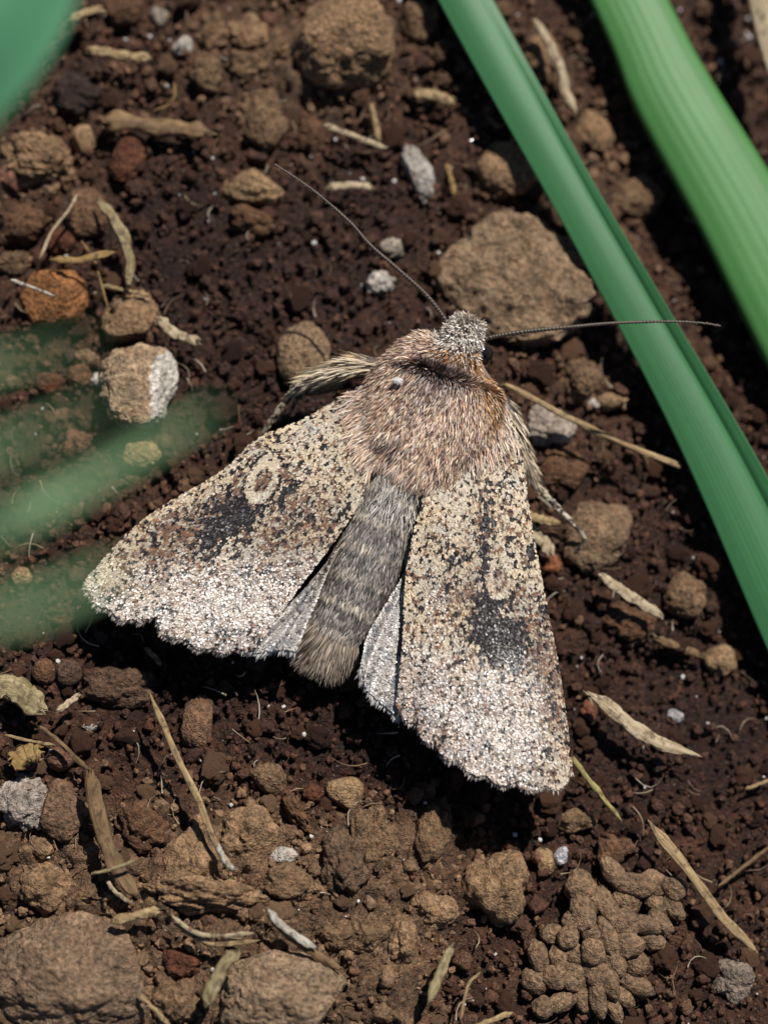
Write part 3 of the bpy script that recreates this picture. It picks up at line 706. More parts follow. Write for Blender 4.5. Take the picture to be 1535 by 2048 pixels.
# ------------------------------------------------------------------ loose crumbs
WING_L = [(735, 770), (560, 870), (330, 1010), (175, 1160), (240, 1225), (345, 1262), (500, 1305), (600, 1300), (700, 1090), (800, 900)]
WING_R = [(1010, 800), (1060, 1050), (1115, 1330), (1140, 1540), (1040, 1570), (900, 1520), (800, 1430), (720, 1350), (800, 1150), (820, 930)]
def inside(u, v, poly):
    r = np.zeros(len(u), bool)
    for (x0, y0), (x1, y1) in zip(poly, poly[1:] + poly[:1]):
        if y0 != y1:
            c = ((y0 > v) != (y1 > v)) & (u < (x1 - x0) * (v - y0) / (y1 - y0) + x0)
            r ^= c
    return r

LAND = [(688, 88, 'the large rounded stone'), (247, 18, 'the smooth brown pebble by the torn straw'), (152, 192, 'the black humus clod'), (310, 255, 'the bark piece'),
        (60, 350, 'the pink stone'), (110, 598, 'the orange stone'), (250, 480, 'the olive leaf sliver'), (292, 775, 'the two toned clod'), (500, 374, 'the tan angular stone'),
        (607, 705, 'the smooth tan pebble behind the left leg'), (700, 300, 'the leaning straw'), (838, 345, 'the white flaky chip'), (762, 566, 'the white lump with black spots'),
        (1030, 568, 'the large flat stone'), (1180, 240, 'the bent stalk between the blades'), (1240, 885, 'the long thin dry stalk'), (1250, 1190, 'the split straw'),
        (1290, 1460, 'the broad pale straw'), (1430, 1250, 'the small tan clod by the reddish twig'), (1400, 1780, 'the long flaky stalk'), (1200, 1880, 'the worm cast'),
        (988, 1776, 'the rounded pitted clod'), (742, 1700, 'the tall crumbly clod'), (545, 1560, 'the dry gall'), (380, 1446, 'the oval red brown pebble'),
        (238, 1374, 'the wide low clod under the left wing'), (52, 1600, 'the mouldy clod'), (285, 1655, 'the grainy brown clod'), (138, 1950, 'the big smooth stone'),
        (556, 1990, 'the tan streaked stone'), (450, 1850, 'the pale bowed fibres'), (100, 900, 'the blurred grass tips'), (60, 1250, 'the lowest blurred grass tip'), (1450, 600, 'the broad green blade'), (760, 1480, 'the dark gap behind the moth tail')]
LU = np.array([(a, b) for a, b, _ in LAND], float)
BASES = []
for k in range(14):
    Q, F = clod_shape(4, 300 + k, 1.4, 1 + k % 4, (0, 7, 14)[k % 3])
    BASES.append(mesh_np('crumb', Q, F, M_SOIL, True))
r = np.random.default_rng(11)
made = 0; tries = 0
taken = np.array(BLOCK)
while made < 285 and tries < 9000:
    tries += 1
    u, v = r.uniform(-15, 1550), r.uniform(-15, 2063)
    rad = 15 + 22 * r.random() ** 2.2
    d = float(dust_px(np.array([u]), np.array([v]))[0])
    if r.random() > 0.25 + d: continue
    uu, vv = np.array([u]), np.array([v])
    if inside(uu, vv, WING_L)[0] or inside(uu, vv, WING_R)[0]: continue
    if abs(u - 870) < 140 and abs(v - 810) < 150: continue
    t2 = taken
    if (np.hypot(t2[:, 0] - u, t2[:, 1] - v) < 0.72 * (t2[:, 2] + rad)).any(): continue
    taken = np.vstack([taken, (u, v, rad)])
    made += 1
    k = int(r.integers(len(BASES)))
    o = bpy.data.objects.new('soil_crumb', BASES[k]); COL.objects.link(o)
    s = rad / PPU
    asp = r.uniform(0.72, 1.1)
    o.scale = (s, s * asp, s * r.uniform(0.6, 0.85))
    o.rotation_euler = (r.uniform(-.3, .3), r.uniform(-.3, .3), r.uniform(0, 6.28))
    o.location = on_ground(u, v, s * 0.3)
    c = soil_colour(uu, vv, np.array([r.random() * 1.1 + 0.05]))[0] * r.uniform(0.85, 1.15)
    o.color = (*c, 1)
    word = 'pale dusty' if c[0] > 0.21 else 'mid brown' if c[0] > 0.115 else 'dark reddish'
    j = int(np.argmin(np.hypot(LU[:, 0] - u, LU[:, 1] - v)))
    word = ('small ' if rad < 17.5 else 'middling ' if rad < 24 else 'large ') + word + (' smooth', ' knobbly', ' lumpy')[k % 3]
    tag(o, f'{word} soil crumb near {LAND[j][2]}', 'soil crumb', f'{word} crumbs near {LAND[j][2]}')

def grains(name, n, rmin, rmax, power, seed, sub, label, colour=None, mat_=None, lift=0.25, keep=None, flat=(0.6, 0.95), ext=260):
    r = np.random.default_rng(seed)
    u = r.uniform(-ext, 1535 + ext, n); v = r.uniform(-ext, 2048 + ext, n)
    ok = ~((inside(u, v - 45, WING_L) & inside(u, v + 25, WING_L)) | (inside(u, v - 45, WING_R) & inside(u, v + 25, WING_R)))
    if keep is not None: ok &= keep(u, v, r)
    u, v = u[ok], v[ok]; n = len(u)
    rad = (rmin + (rmax - rmin) * r.random(n) ** power) / PPU
    p = on_ground(u, v, 0.0); p[:, 2] += rad * lift + r.uniform(-0.012, 0.02, n)
    shapes = [clod_shape(sub, seed * 31 + k, 1.7, 2 + k % 4, 0)[0] for k in range(16)]
    F0 = ICO[sub][1]; nv = len(shapes[0])
    B = np.array(shapes)[r.integers(16, size=n)]
    B = B * (rad[:, None, None] * np.stack([np.ones(n), r.uniform(0.6, 1.1, n), r.uniform(*flat, n)], 1)[:, None, :])
    a = r.uniform(0, 6.28, n); t = r.uniform(-0.6, 0.6, n)
    ca, sa, ct, st = np.cos(a)[:, None], np.sin(a)[:, None], np.cos(t)[:, None], np.sin(t)[:, None]
    x, y, z = B[..., 0], B[..., 1], B[..., 2]
    y, z = y * ct - z * st, y * st + z * ct
    x, y = x * ca - y * sa, x * sa + y * ca
    V = np.stack([x, y, z], -1) + p[:, None]
    F = (F0[None] + (np.arange(n) * nv)[:, None, None]).reshape(-1, 3)
    if colour is None:
        c = soil_colour(u, v, r.random(n) * 1.1, 6) * r.uniform(0.75, 1.2, n)[:, None]
    else: c = np.array(colour) * r.uniform(0.7, 1.1, n)[:, None]
    me = mesh_np(name, V.reshape(-1, 3), F, mat_ or M_CRUMB, sub > 2, np.repeat(c, nv, 0))
    return tag(link(name, me), label, None, None, 'stuff')

grains('soil_crumbs', 3100, 9, 22, 2.0, 51, 3, 'loose brown soil crumbs covering the ground', keep=lambda u, v, r: r.random(len(u)) < 0.22 + 0.6 * dust_px(u, v))
grains('outer_soil_grains', 10500, 9, 30, 2.4, 54, 1, 'coarse soil grains on the ground beyond the stones', keep=lambda u, v, r: (u < -215) | (u > 1750) | (v < -215) | (v > 2263), ext=1900)
grains('fine_soil_grains', 6800, 5.5, 11, 1.5, 52, 2, 'fine dark soil grains filling the gaps between crumbs')
grains('soil_dust', 9500, 3.5, 6.5, 1.2, 55, 1, 'finest dark soil dust between the grains')
m_gl, nt_, b_ = mat('mineral_glint'); b_.inputs['Base Color'].default_value = (0.6, 0.58, 0.56, 1); b_.inputs['Roughness'].default_value = 0.15; b_.inputs['Specular IOR Level'].default_value = 0.8
grains('mineral_grains', 420, 2.0, 6.5, 2.5, 53, 2, 'scattered tiny white mineral grains', (0.6, 0.57, 0.53), m_gl, lift=1.6)

# ------------------------------------------------------------------ green grass blades
def blade(name, left, right, zl, prof, m, label, n=260, ncol=33, thick=0.012, ridges=0.0, rn=9):
    # both edges are resampled by height in the picture so that they stay abreast of each other
    L_ = catmull(left, 600); R_ = catmull(right, 600)
    sL = L_[:, 0] * 0.5 + L_[:, 1]; sR = R_[:, 0] * 0.5 + R_[:, 1]
    s0, s1 = max(sL[0], sR[0]), min(sL[-1], sR[-1])
    q = np.linspace(s0, s1, n)
    L_ = np.stack([np.interp(q, sL, L_[:, k]) for k in (0, 1)], 1); R_ = np.stack([np.interp(q, sR, R_[:, k]) for k in (0, 1)], 1)
    t = np.linspace(0, 1, ncol)
    al = np.linspace(0, 1, n)
    z = np.interp(al, np.linspace(0, 1, len(zl)), zl)
    A = P(L_[:, 0], L_[:, 1], z); B = P(R_[:, 0], R_[:, 1], z)
    wdt = np.linalg.norm(B - A, axis=1)
    top = A[:, None] + (B - A)[:, None] * t[None, :, None]
    dz = prof(al[:, None], t[None, :]) * wdt[:, None]
    dz = dz + ridges * wdt[:, None] * np.abs(np.sin(t * math.pi * rn))[None, :]
    top = top.copy(); top[..., 2] += dz
    bot = top.copy(); bot[..., 2] -= thick
    V = np.concatenate([top, bot[:, ::-1]], 1).reshape(-1, 3)
    c = np.concatenate([t, t[::-1]])
    F = grid_faces(n, 2 * ncol, True)
    o0 = top.reshape(-1, 3).mean(0)
    me = mesh_np(name, V - o0, F, m, True, extra={'across': np.tile(c, n), 'along': np.repeat(al, 2 * ncol)})
    return tag(link(name, me, None, None, o0), label, 'grass blade')

def prof_fold(al, t):
    rise = sstep(0.40, 0.62, al)
    base = 0.10 * np.sin(t * math.pi) * np.ones_like(al)
    return base - 0.03 * rise * np.exp(-((t - 0.80) / 0.04) ** 2) + 0.15 * rise * np.clip((t - 0.80) / 0.2, 0, 1) ** 1.0
blade('grass_blade', [(20, -1700), (420, -870), (876, 0), (1142, 478), (1352, 880), (1535, 1302), (1740, 1760), (1960, 2160)],
      [(26, -1700), (500, -880), (985, 0), (1182, 362), (1320, 598), (1545, 985), (1850, 1580), (2040, 2080)],
      [0.66, 0.57, 0.48, 0.39, 0.30, 0.22, 0.15, 0.07, -0.02, -0.12, -0.24, -0.38, -0.5], prof_fold, M_GRASS_A, 'narrow bluish green grass blade with a folded edge, passing under the right antenna', ridges=0.0018, rn=14, ncol=57)
blade('grass_blade', [(520, -1500), (800, -760), (1178, 0), (1267, 215), (1392, 450), (1505, 680), (1760, 1180), (2060, 1780)],
      [(530, -1500), (950, -760), (1336, 0), (1417, 150), (1535, 340), (1640, 520), (1940, 1060), (2190, 1700)],
      [1.0, 0.7, 0.4, 0.2, 0.06, 0.0, -0.04, -0.1, -0.2, -0.3, -0.42, -0.6], lambda al, t: 0.14 * np.sqrt(np.clip(1 - (2 * t - 1) ** 2, 0, 1)) * np.ones_like(al), M_GRASS_B,
      'broad bright green ribbed grass blade, the wider and lighter one', ridges=0.004, rn=8)
blade('dry_grass_blade', [(1300, -620), (1478, -60), (1502, 30), (1530, 130), (1570, 240), (1760, 800)], [(1306, -620), (1540, -60), (1556, 30), (1584, 130), (1624, 240), (1766, 800)],
      [0.0, 0.0, 0.0], lambda al, t: 0.15 * np.sin(t * math.pi) * np.ones_like(al), straw_mat('pale'), 'dry straw coloured grass blade beyond the bright green one', n=60)

def free_blade(name, ctr, width, m, label, fold=0.12, n=90, ncol=13, tip=0.12):
    """a tall blade whose centre line is given as photo positions with heights; tapers to its tip (the last point)"""
    q = catmull(ctr, n)
    path = P(q[:, 0], q[:, 1], q[:, 2])
    al = np.linspace(0, 1, n)
    w = width * np.minimum(1, tip + (1 - al) * 2.2) * np.minimum(1, 0.6 + al * 3)
    Tn = nrm(np.gradient(path, axis=0))
    side = nrm(np.cross(Tn, np.array([0, 0.15, 1.0])))
    upn = nrm(np.cross(side, Tn))
    t = np.linspace(-0.5, 0.5, ncol)
    top = path[:, None] + side[:, None] * (w[:, None] * t)[..., None] + upn[:, None] * (w[:, None] * fold * 2 * np.abs(t))[..., None]
    bot = top - upn[:, None] * 0.008
    V = np.concatenate([top, bot[:, ::-1]], 1).reshape(-1, 3)
    me = mesh_np(name, V - path[0], grid_faces(n, 2 * ncol, True), m, True,
                 extra={'across': np.tile(np.concatenate([t + 0.5, 0.5 - t]), n), 'along': np.repeat(al, 2 * ncol)})
    return tag(link(name, me, None, None, path[0]), label, 'grass blade')

free_blade('grass_blade', [(-930, 1500, 0.0), (-790, 1060, 1.6), (-435, 560, 2.7), (-95, 150, 3.2), (42, -60, 3.3), (165, -330, 3.3)], 0.66, M_GRASS_D, 'broad out of focus mint green blade near the short cut straw', fold=0.2, tip=0.5)
free_blade('grass_blade', [(-1200, 1900, 0.0), (-900, 1600, 2.0), (-480, 1290, 3.4), (-60, 1085, 4.4), (170, 965, 4.6), (430, 815, 4.7)], 0.16, M_GRASS_C, 'slim blurred grass tip pointing at the two toned clod, brightest of the tips', tip=0.10)
free_blade('grass_blade', [(-1300, 2100, 0.0), (-950, 1760, 2.2), (-500, 1420, 3.8), (-90, 1250, 5.0), (80, 1205, 5.2), (240, 1140, 5.2)], 0.155, M_GRASS_C, 'blurred grass tip reaching the tip of the left wing', tip=0.10)
free_blade('grass_blade', [(-1400, 1500, 0.0), (-1000, 1250, 2.4), (-520, 1040, 4.4), (-120, 930, 5.0), (40, 880, 5.1), (240, 790, 5.2)], 0.10, M_GRASS_C, 'blurred grass tip crossing in front of the reddish crumb', tip=0.06)

free_blade('grass_blade', [(-1300, 1300, 0.0), (-1000, 1060, 2.4), (-520, 860, 4.2), (-140, 760, 4.9), (20, 725, 5.0), (190, 680, 5.1)], 0.09, M_GRASS_C, 'highest and faintest of the blurred grass tips, just under the orange stone', tip=0.06)

# fine fibres and rootlets in the soil
r = np.random.default_rng(77)
nf = 420
u, v = r.uniform(-100, 1635, nf), r.uniform(-100, 2150, nf)
ok = ~(inside(u, v, WING_L) | inside(u, v, WING_R)); u, v = u[ok], v[ok]; nf = len(u)
p0 = on_ground(u, v, 0.035)
an = r.uniform(0, 6.28, nf); ln = r.uniform(0.04, 0.17, nf)
d = np.stack([np.cos(an), np.sin(an), r.normal(0, 0.2, nf)], 1); sd = nrm(np.cross(d, [0, 0, 1.0])); bow = r.normal(0, 0.22, nf)
Vs = []
for q in (0, .25, .5, .75, 1):
    c = p0 + d * (ln * (q - 0.5))[:, None] + sd * (bow * ln * (q - q * q) * 4)[:, None]
    wd = (r.uniform(0.0025, 0.006, nf) * (1.15 - q))[:, None]
    Vs += [c - sd * wd, c + sd * wd + np.array([0, 0, 0.002]), c + np.array([0, 0, 1]) * wd * 1.6]
Vf = np.stack(Vs, 1)
Ff = np.concatenate([np.array([[3 * i, 3 * i + 2, 3 * i + 5, 3 * i + 3], [3 * i + 2, 3 * i + 1, 3 * i + 4, 3 * i + 5], [3 * i + 1, 3 * i, 3 * i + 3, 3 * i + 4]]) for i in range(4)])
Ff = (Ff[None] + (np.arange(nf) * 15)[:, None, None]).reshape(-1, 4)
cf = np.array([(0.36, 0.27, 0.16), (0.22, 0.14, 0.08), (0.12, 0.07, 0.045), (0.5, 0.43, 0.33)])[r.integers(4, size=nf)]
tag(link('plant_fibres', mesh_np('plant_fibres', Vf.reshape(-1, 3), Ff, M_FUR, True, np.repeat(cf, 15, 0))), 'fine loose plant fibres strewn in the soil', None, None, 'stuff')

# ------------------------------------------------------------------ the moth
moth = bpy.data.objects.new('moth', None); COL.objects.link(moth)
MO = P(800, 950, 0.0); moth.location = MO
tag(moth, 'furry cream and brown moth with speckled wings half spread, resting on soil', 'moth')
def mpart(name, me, parent=moth, **kw):
    o = link(name, me, parent)
    if parent is moth: o.location = Vector(-MO)
    return tag(o, **kw) if kw else o

# body: one continuous skin, stations (u, v, half width px, centre height, vertical radius)
ST = np.array([(944, 632, 8, .50, .03), (938, 646, 26, .50, .065), (928, 668, 36, .50, .085), (916, 694, 44, .48, .10), (902, 718, 88, .43, .14), (890, 745, 116, .39, .17), (872, 795, 138, .375, .155),
               (850, 850, 135, .35, .155), (826, 905, 112, .315, .15), (802, 952, 80, .27, .155), (776, 1015, 68, .23, .15), (748, 1085, 70, .205, .15), (722, 1150, 70, .18, .145),
               (697, 1210, 64, .155, .13), (670, 1262, 55, .135, .11), (648, 1302, 40, .12, .08), (636, 1325, 14, .115, .03)], float)
SD = catmull(ST, 160); AK = np.linspace(0, 1, 160)
BC = P(SD[:, 0], SD[:, 1], SD[:, 3])
BT = nrm(np.gradient(BC, axis=0))
BS = nrm(np.cross(BT, np.array([0, 0, 1.0])))      # towards the left of the picture as the spine runs down
BU = nrm(np.cross(BS, BT))
RW = np.maximum(SD[:, 2], 2) / PPU; RZ = np.maximum(SD[:, 4], 0.01)
# rings of the abdomen swell a little
ABD0 = 0.52
seg = np.where(AK > ABD0, 0.022 * np.abs(np.sin((AK - ABD0) * math.pi * 13.0)), 0)
RW = RW * (1 + seg); RZ = RZ * (1 + seg)
def body_pt(a, phi):
    f = lambda A: np.stack([np.interp(a, AK, A[:, j]) for j in range(3)], 1)
    c, s, u_, t = f(BC), nrm(f(BS)), nrm(f(BU)), nrm(f(BT))
    rw = np.interp(a, AK, RW)[:, None]; rz = np.interp(a, AK, RZ)[:, None]
    sp, cp = np.sin(phi)[:, None], np.cos(phi)[:, None]
    p = c + s * rw * sp + u_ * rz * cp
    nm = nrm(s * sp / rw + u_ * cp / rz)
    return p, nm, t, s, u_
def body_at(a, phi):
    p, nm, t, s, u_ = body_pt(a, phi)
    e = 0.006
    ts = nrm(body_pt(np.clip(a + e, 0, 1), phi)[0] - body_pt(np.clip(a - e, 0, 1), phi)[0])
    dp = body_pt(a, phi + 0.02)[0] - body_pt(a, phi - 0.02)[0]
    n_ = nrm(np.cross(ts, dp)); n_ = n_ * np.sign((n_ * nm).sum(1, keepdims=True))
    return p, n_, ts, s, u_
ang = np.linspace(0, 2 * np.pi, 40, endpoint=False)
A_, PH = np.meshgrid(AK, ang, indexing='ij')
bp_, _, _, _, _ = body_at(A_.ravel(), PH.ravel())
body = mpart('body', mesh_np('body', bp_, grid_faces(160, 40, True), M_CUT, True, np.tile(np.array([0.30, 0.21, 0.15]), (len(bp_), 1))))

def hairs(name, root, direc, nrmv, length, width, col, seed=1, bend=0.25, parent=body, label=None, segs=3, bowl=0.0):
    """tapering flat hairs; root (n,3), direc unit (n,3)"""
    r = np.random.default_rng(seed); n = len(root)
    side = nrm(np.cross(direc, nrmv) + 0.35 * r.normal(size=(n, 3)))
    lv = np.linspace(0, 1, segs + 1)
    wv = [0.7, 1.0, 0.8, 0.0] if segs == 3 else [0.8, 1.0, 0.0]
    pts = []
    for q, ww in zip(lv, wv):
        c = root + direc * (length * q)[:, None] - nrmv * (bend * length * q * q)[:, None]
        if ww > 0:
            pts += [c - side * (width * 0.5 * ww)[:, None], c + side * (width * 0.5 * ww)[:, None]]
        else: pts.append(c)
    V = np.stack(pts, 1); k = V.shape[1]
    base = (np.arange(n) * k)[:, None]
    quads = np.concatenate([base + np.array([[2 * i, 2 * i + 1, 2 * i + 3, 2 * i + 2]]) for i in range(segs - 1)])
    tris = base + np.array([[2 * segs - 2, 2 * segs - 1, 2 * segs]])
    shade = np.ones((n, k, 3)) * col[:, None]
    me = mesh_np(name, V.reshape(-1, 3), [quads, tris], M_FUR, True, shade.reshape(-1, 3))
    o = link(name, me, parent)
    o['kind'] = 'stuff'
    if label: o['label'] = label
    return o

def pick(r, n, cols, probs):
    c = np.array(cols)[r.choice(len(cols), n, p=np.array(probs) / np.sum(probs))]
    return c * r.uniform(0.75, 1.2, n)[:, None]

def gs(u, v, a, b, sa, sb, rot=0.0):
    t = math.radians(rot); du, dv = u - a, v - b
    x = du * math.cos(t) + dv * math.sin(t); y = -du * math.sin(t) + dv * math.cos(t)
    return np.exp(-(x / sa) ** 2 - (y / sb) ** 2)

# -- thorax fur
r = np.random.default_rng(5)
n = 44000
a = r.uniform(0.085, 0.425, n); ph = r.uniform(-1.75, 1.75, n)
p, nm, t, s, up = body_at(a, ph)
u, v = to_px(p)
lift = r.uniform(0.12, 0.36, n) + 0.15 * sstep(0.17, 0.1, a)
dirv = nrm(t * 1.0 + nm * lift[:, None] + s * (0.34 * np.sin(ph) + 0.25 * n2(u, v, 45, 63))[:, None] + 0.2 * r.normal(size=(n, 3)))
tanc, cream, grey, orange, plum, blk = (0.70, 0.49, 0.34), (0.86, 0.71, 0.54), (0.58, 0.50, 0.45), (0.52, 0.28, 0.11), (0.17, 0.10, 0.09), (0.04, 0.028, 0.028)
col = pick(r, n, [tanc, cream, grey, plum, (0.42, 0.23, 0.155)], [4, 2.8, 1.4, 1.4, 3.0])
wor = np.clip(1.25 * gs(u, v, 935, 712, 62, 30, 18) + 1.1 * gs(u, v, 985, 780, 34, 62, -28) + 0.8 * gs(u, v, 1002, 825, 22, 34), 0, 0.85)
ch = r.random(n) < wor
col[ch] = pick(r, ch.sum(), [orange, tanc, (0.36, 0.17, 0.07)], [4, 3, 1.5])
wpl = np.clip(0.95 * gs(u, v, 880, 752, 50, 44, 20) + 0.6 * gs(u, v, 880, 730, 56, 16, 25) + 1.1 * gs(u, v, 782, 880, 40, 15, 10) + 0.7 * gs(u, v, 838, 800, 18, 40, 20) + 0.5 * gs(u, v, 730, 860, 16, 50) + 0.45 * gs(u, v, 945, 920, 26, 40, 20), 0, 0.92)
ch = r.random(n) < wpl
col[ch] = pick(r, ch.sum(), [plum, blk, grey, (0.26, 0.17, 0.15)], [4, 1.6, 2.2, 3])
clump = 0.5 + 0.5 * n2(u, v, 16, 61)
ch = (n2(u, v, 9, 62) > 0.34) & (r.random(n) < 0.6)
col[ch] *= 0.3
ln = r.uniform(0.038, 0.07, n) * (1 + 0.9 * sstep(0.32, 0.43, a))
# hair from the thorax sides lies over the wing roots
hairs('thorax_fur', p - nm * 0.006, dirv, nm, ln, r.uniform(0.003, 0.0068, n), col, 1, 0.15, label='dense tan, orange and plum brown hair on the thorax')

# -- grey ruff at the base of the abdomen
n = 4200
a = r.uniform(0.40, 0.55, n); ph = r.uniform(-1.5, 1.5, n)
p, nm, t, s, up = body_at(a, ph)
dirv = nrm(t + nm * r.uniform(0.1, 0.4, n)[:, None] + 0.22 * r.normal(size=(n, 3)))
col = pick(r, n, [(0.72, 0.67, 0.61), (0.52, 0.47, 0.42), (0.80, 0.74, 0.66), (0.26, 0.21, 0.19)], [4, 4, 3, 1.4])
hairs('abdomen_ruff', p - nm * 0.01, dirv, nm, r.uniform(0.07, 0.14, n), r.uniform(0.003, 0.006, n), col, 2, 0.3, label='long grey hair where the abdomen begins')

# -- abdomen coat
n = 20000
a = r.uniform(0.50, 0.965, n); ph = r.uniform(-1.6, 1.6, n)
p, nm, t, s, up = body_at(a, ph)
ringp = ((a - ABD0) * 13.0) % 1.0
lf = r.uniform(0.14, 0.32, n) + 0.1 * (ringp > 0.8)
dirv = nrm(t + nm * lf[:, None] + 0.12 * r.normal(size=(n, 3)))
u, v = to_px(p)
col = pick(r, n, [(0.30, 0.27, 0.25), (0.20, 0.178, 0.165), (0.43, 0.395, 0.36), (0.11, 0.097, 0.092)], [4, 3, 3, 2])
ch = (ringp + 0.06 * r.normal(size=n) + 0.25 * n2(u, v, 30, 72) > 0.76) & (r.random(n) < 0.7) & (np.abs(ph) < 1.35)
col[ch] = pick(r, ch.sum(), [(0.66, 0.57, 0.46), (0.52, 0.45, 0.37), (0.34, 0.30, 0.26)], [3, 3, 2])
ch = (ringp < 0.25) & (r.random(n) < 0.45)
col[ch] *= 0.3
ch = (n2(u, v, 20, 71) > 0.3)
col[ch] *= 0.55
hairs('abdomen_coat', p - nm * 0.002, dirv, nm, r.uniform(0.035, 0.065, n), r.uniform(0.004, 0.0075, n), col, 3, 0.2, label='grey brown coat with paler golden ring edges')

# -- tail tuft
n = 5200
a = r.uniform(0.90, 0.985, n); ph = r.uniform(-2.0, 2.0, n)
p, nm, t, s, up = body_at(a, ph)
tt = nrm(BT[148])[None]
dirv = nrm(tt + s * (0.42 * np.sin(ph) * 1.0)[:, None] + up * (0.10 * np.cos(ph))[:, None] + 0.10 * r.normal(size=(n, 3)))
col = pick(r, n, [(0.42, 0.33, 0.25), (0.33, 0.265, 0.21), (0.22, 0.185, 0.155), (0.50, 0.42, 0.34)], [4, 3, 3, 1.2])
u, v = to_px(p)
ch = r.random(n) < 0.8 * gs(u, v, 640, 1270, 26, 26); col[ch] *= 0.4
hairs('tail_tuft', p - nm * 0.01, dirv, nm, r.uniform(0.07, 0.15, n), r.uniform(0.004, 0.008, n), col, 4, 0.1, label='tan brush of hair ending the abdomen')

# -- head fur
n = 3600
a = r.uniform(0.01, 0.098, n); ph = r.uniform(-1.7, 1.7, n)
p, nm, t, s, up = body_at(a, ph)
dirv = nrm(t * 0.55 + nm * 0.55 + 0.28 * r.normal(size=(n, 3)))
u, v = to_px(p)
col = pick(r, n, [(0.84, 0.79, 0.72), (0.72, 0.65, 0.57), (0.55, 0.42, 0.34), (0.90, 0.87, 0.82), (0.16, 0.12, 0.10)], [4, 3, 2.4, 3, 0.7])
ch = r.random(n) < sstep(690, 704, v) * 0.5
col[ch] = pick(r, ch.sum(), [orange, tanc], [3, 1])
hairs('head_fur', p - nm * 0.008, dirv, nm, r.uniform(0.025, 0.05, n), r.uniform(0.007, 0.013, n), col, 6, 0.1, label='whitish scaly tuft on the head')

# -- eyes
m_eye, nt_, b_ = mat('moth_eye'); b_.inputs['Base Color'].default_value = (0.012, 0.008, 0.007, 1); b_.inputs['Roughness'].default_value = 0.12
for (u0, v0, z0) in ((876, 680, .37), (962, 708, .37)):
    V, F = ICO[4]
    link('eye', mesh_np('eye', V * np.array([0.056, 0.056, 0.06]) + P(u0, v0, z0), F, m_eye, True), body)

# -- antennae
def antenna(pts, lens):
    n = 420
    q = catmull(pts, n)
    path = P(q[:, 0], q[:, 1], q[:, 2])
    al = np.linspace(0, 1, n)
    k = al * 70
    rad = (0.0115 * (1 - al) + 0.0045 * al) * (0.72 + 0.42 * np.abs(np.sin(k * math.pi)))
    V, F = tube(path, rad, 8)
    ringc = np.where((k % 1.0) < 0.28, 1.0, 0.0)
    c = np.array([0.038, 0.028, 0.022])[None] + ringc[:, None] * np.array([0.16, 0.125, 0.09])[None] * (1.1 - 0.6 * al)[:, None] + al[:, None] * np.array([0.05, 0.04, 0.032])
    cv = np.vstack([np.repeat(c, 8, 0), c[:1], c[-1:]])
    o = mpart('antenna', mesh_np('antenna', V, F, M_CUT, True, cv))
    # fine bristles
    r = np.random.default_rng(int(pts[0][0]))
    idx = r.integers(5, n - 5, 420)
    Tn = nrm(np.gradient(path, axis=0))[idx]
    d = nrm(r.normal(size=(420, 3))); d = nrm(d - Tn * (d * Tn).sum(1, keepdims=True) + 0.7 * Tn)
    hairs('bristles', path[idx], d, nrm(np.cross(d, Tn)), r.uniform(0.008, 0.017, 420), np.full(420, 0.0022), np.tile(np.array([[0.25, 0.2, 0.16]]), (420, 1)), 9, 0.0, o, segs=2)
antenna([(896, 650, .50), (882, 628, .53), (850, 588, .57), (795, 538, .62), (740, 490, .66), (700, 445, .69), (640, 392, .72), (600, 362, .74), (548, 328, .75)], 1)
antenna([(958, 684, .50), (985, 674, .53), (1050, 663, .57), (1150, 653, .60), (1230, 646, .62), (1330, 643, .63), (1400, 646, .63), (1440, 652, .63)], 1)

# -- legs
def leg(pts, rad, cols, fur, fur_len, name='leg', seed=3):
    n = 120
    q = catmull(pts, n)
    path = P(q[:, 0], q[:, 1], q[:, 2])
    al = np.linspace(0, 1, n)
    rr = np.interp(al, np.linspace(0, 1, len(rad)), rad) / PPU
    rr = rr * (1 + 0.16 * np.sin(al * 60) * (al > 0.5))
    V, F = tube(path, rr, 12)
    band = (np.sin(al * 44) > 0.55) & (al > 0.5)
    c = np.where(band[:, None], np.array(cols[1])[None], np.array(cols[0])[None])
    o = mpart(name, mesh_np(name, V, F, M_CUT, True, np.vstack([np.repeat(c, 12, 0), c[:1], c[-1:]])))
    r = np.random.default_rng(seed)
    m = fur
    aa = r.beta(1.2, 2.0, m) * 0.98; ph = r.uniform(0, 6.28, m)
    k = (aa * (n - 1)).astype(int)
    Tn = nrm(np.gradient(path, axis=0))
    sd = nrm(np.cross(Tn, [0, 0, 1.0])); uu = nrm(np.cross(sd, Tn))
    nm_ = sd[k] * np.cos(ph)[:, None] + uu[k] * np.sin(ph)[:, None]
    d = nrm(Tn[k] + nm_ * r.uniform(0.1, 0.42, m)[:, None] + 0.1 * r.normal(size=(m, 3)))
    L = fur_len * (1 - sstep(0.35, 0.6, aa) * 0.75) * r.uniform(0.6, 1.2, m)
    col = pick(r, m, [(0.74, 0.61, 0.42), (0.52, 0.41, 0.27), (0.80, 0.70, 0.55), (0.16, 0.12, 0.10)], [4, 3, 2.5, 1.2])
    hairs('leg_hair', path[k] + nm_ * rr[k][:, None] * 0.7, d, nm_, L, r.uniform(0.005, 0.010, m), col, seed, 0.1, o)
leg([(760, 735, .30), (712, 735, .33), (650, 752, .30), (600, 772, .24), (572, 800, .17), (548, 835, .10), (520, 874, .03), (510, 884, .01)], [22, 20, 17, 11, 8, 7, 5, 3],
    ((0.10, 0.075, 0.06), (0.5, 0.44, 0.34)), 1500, 0.13, seed=3)
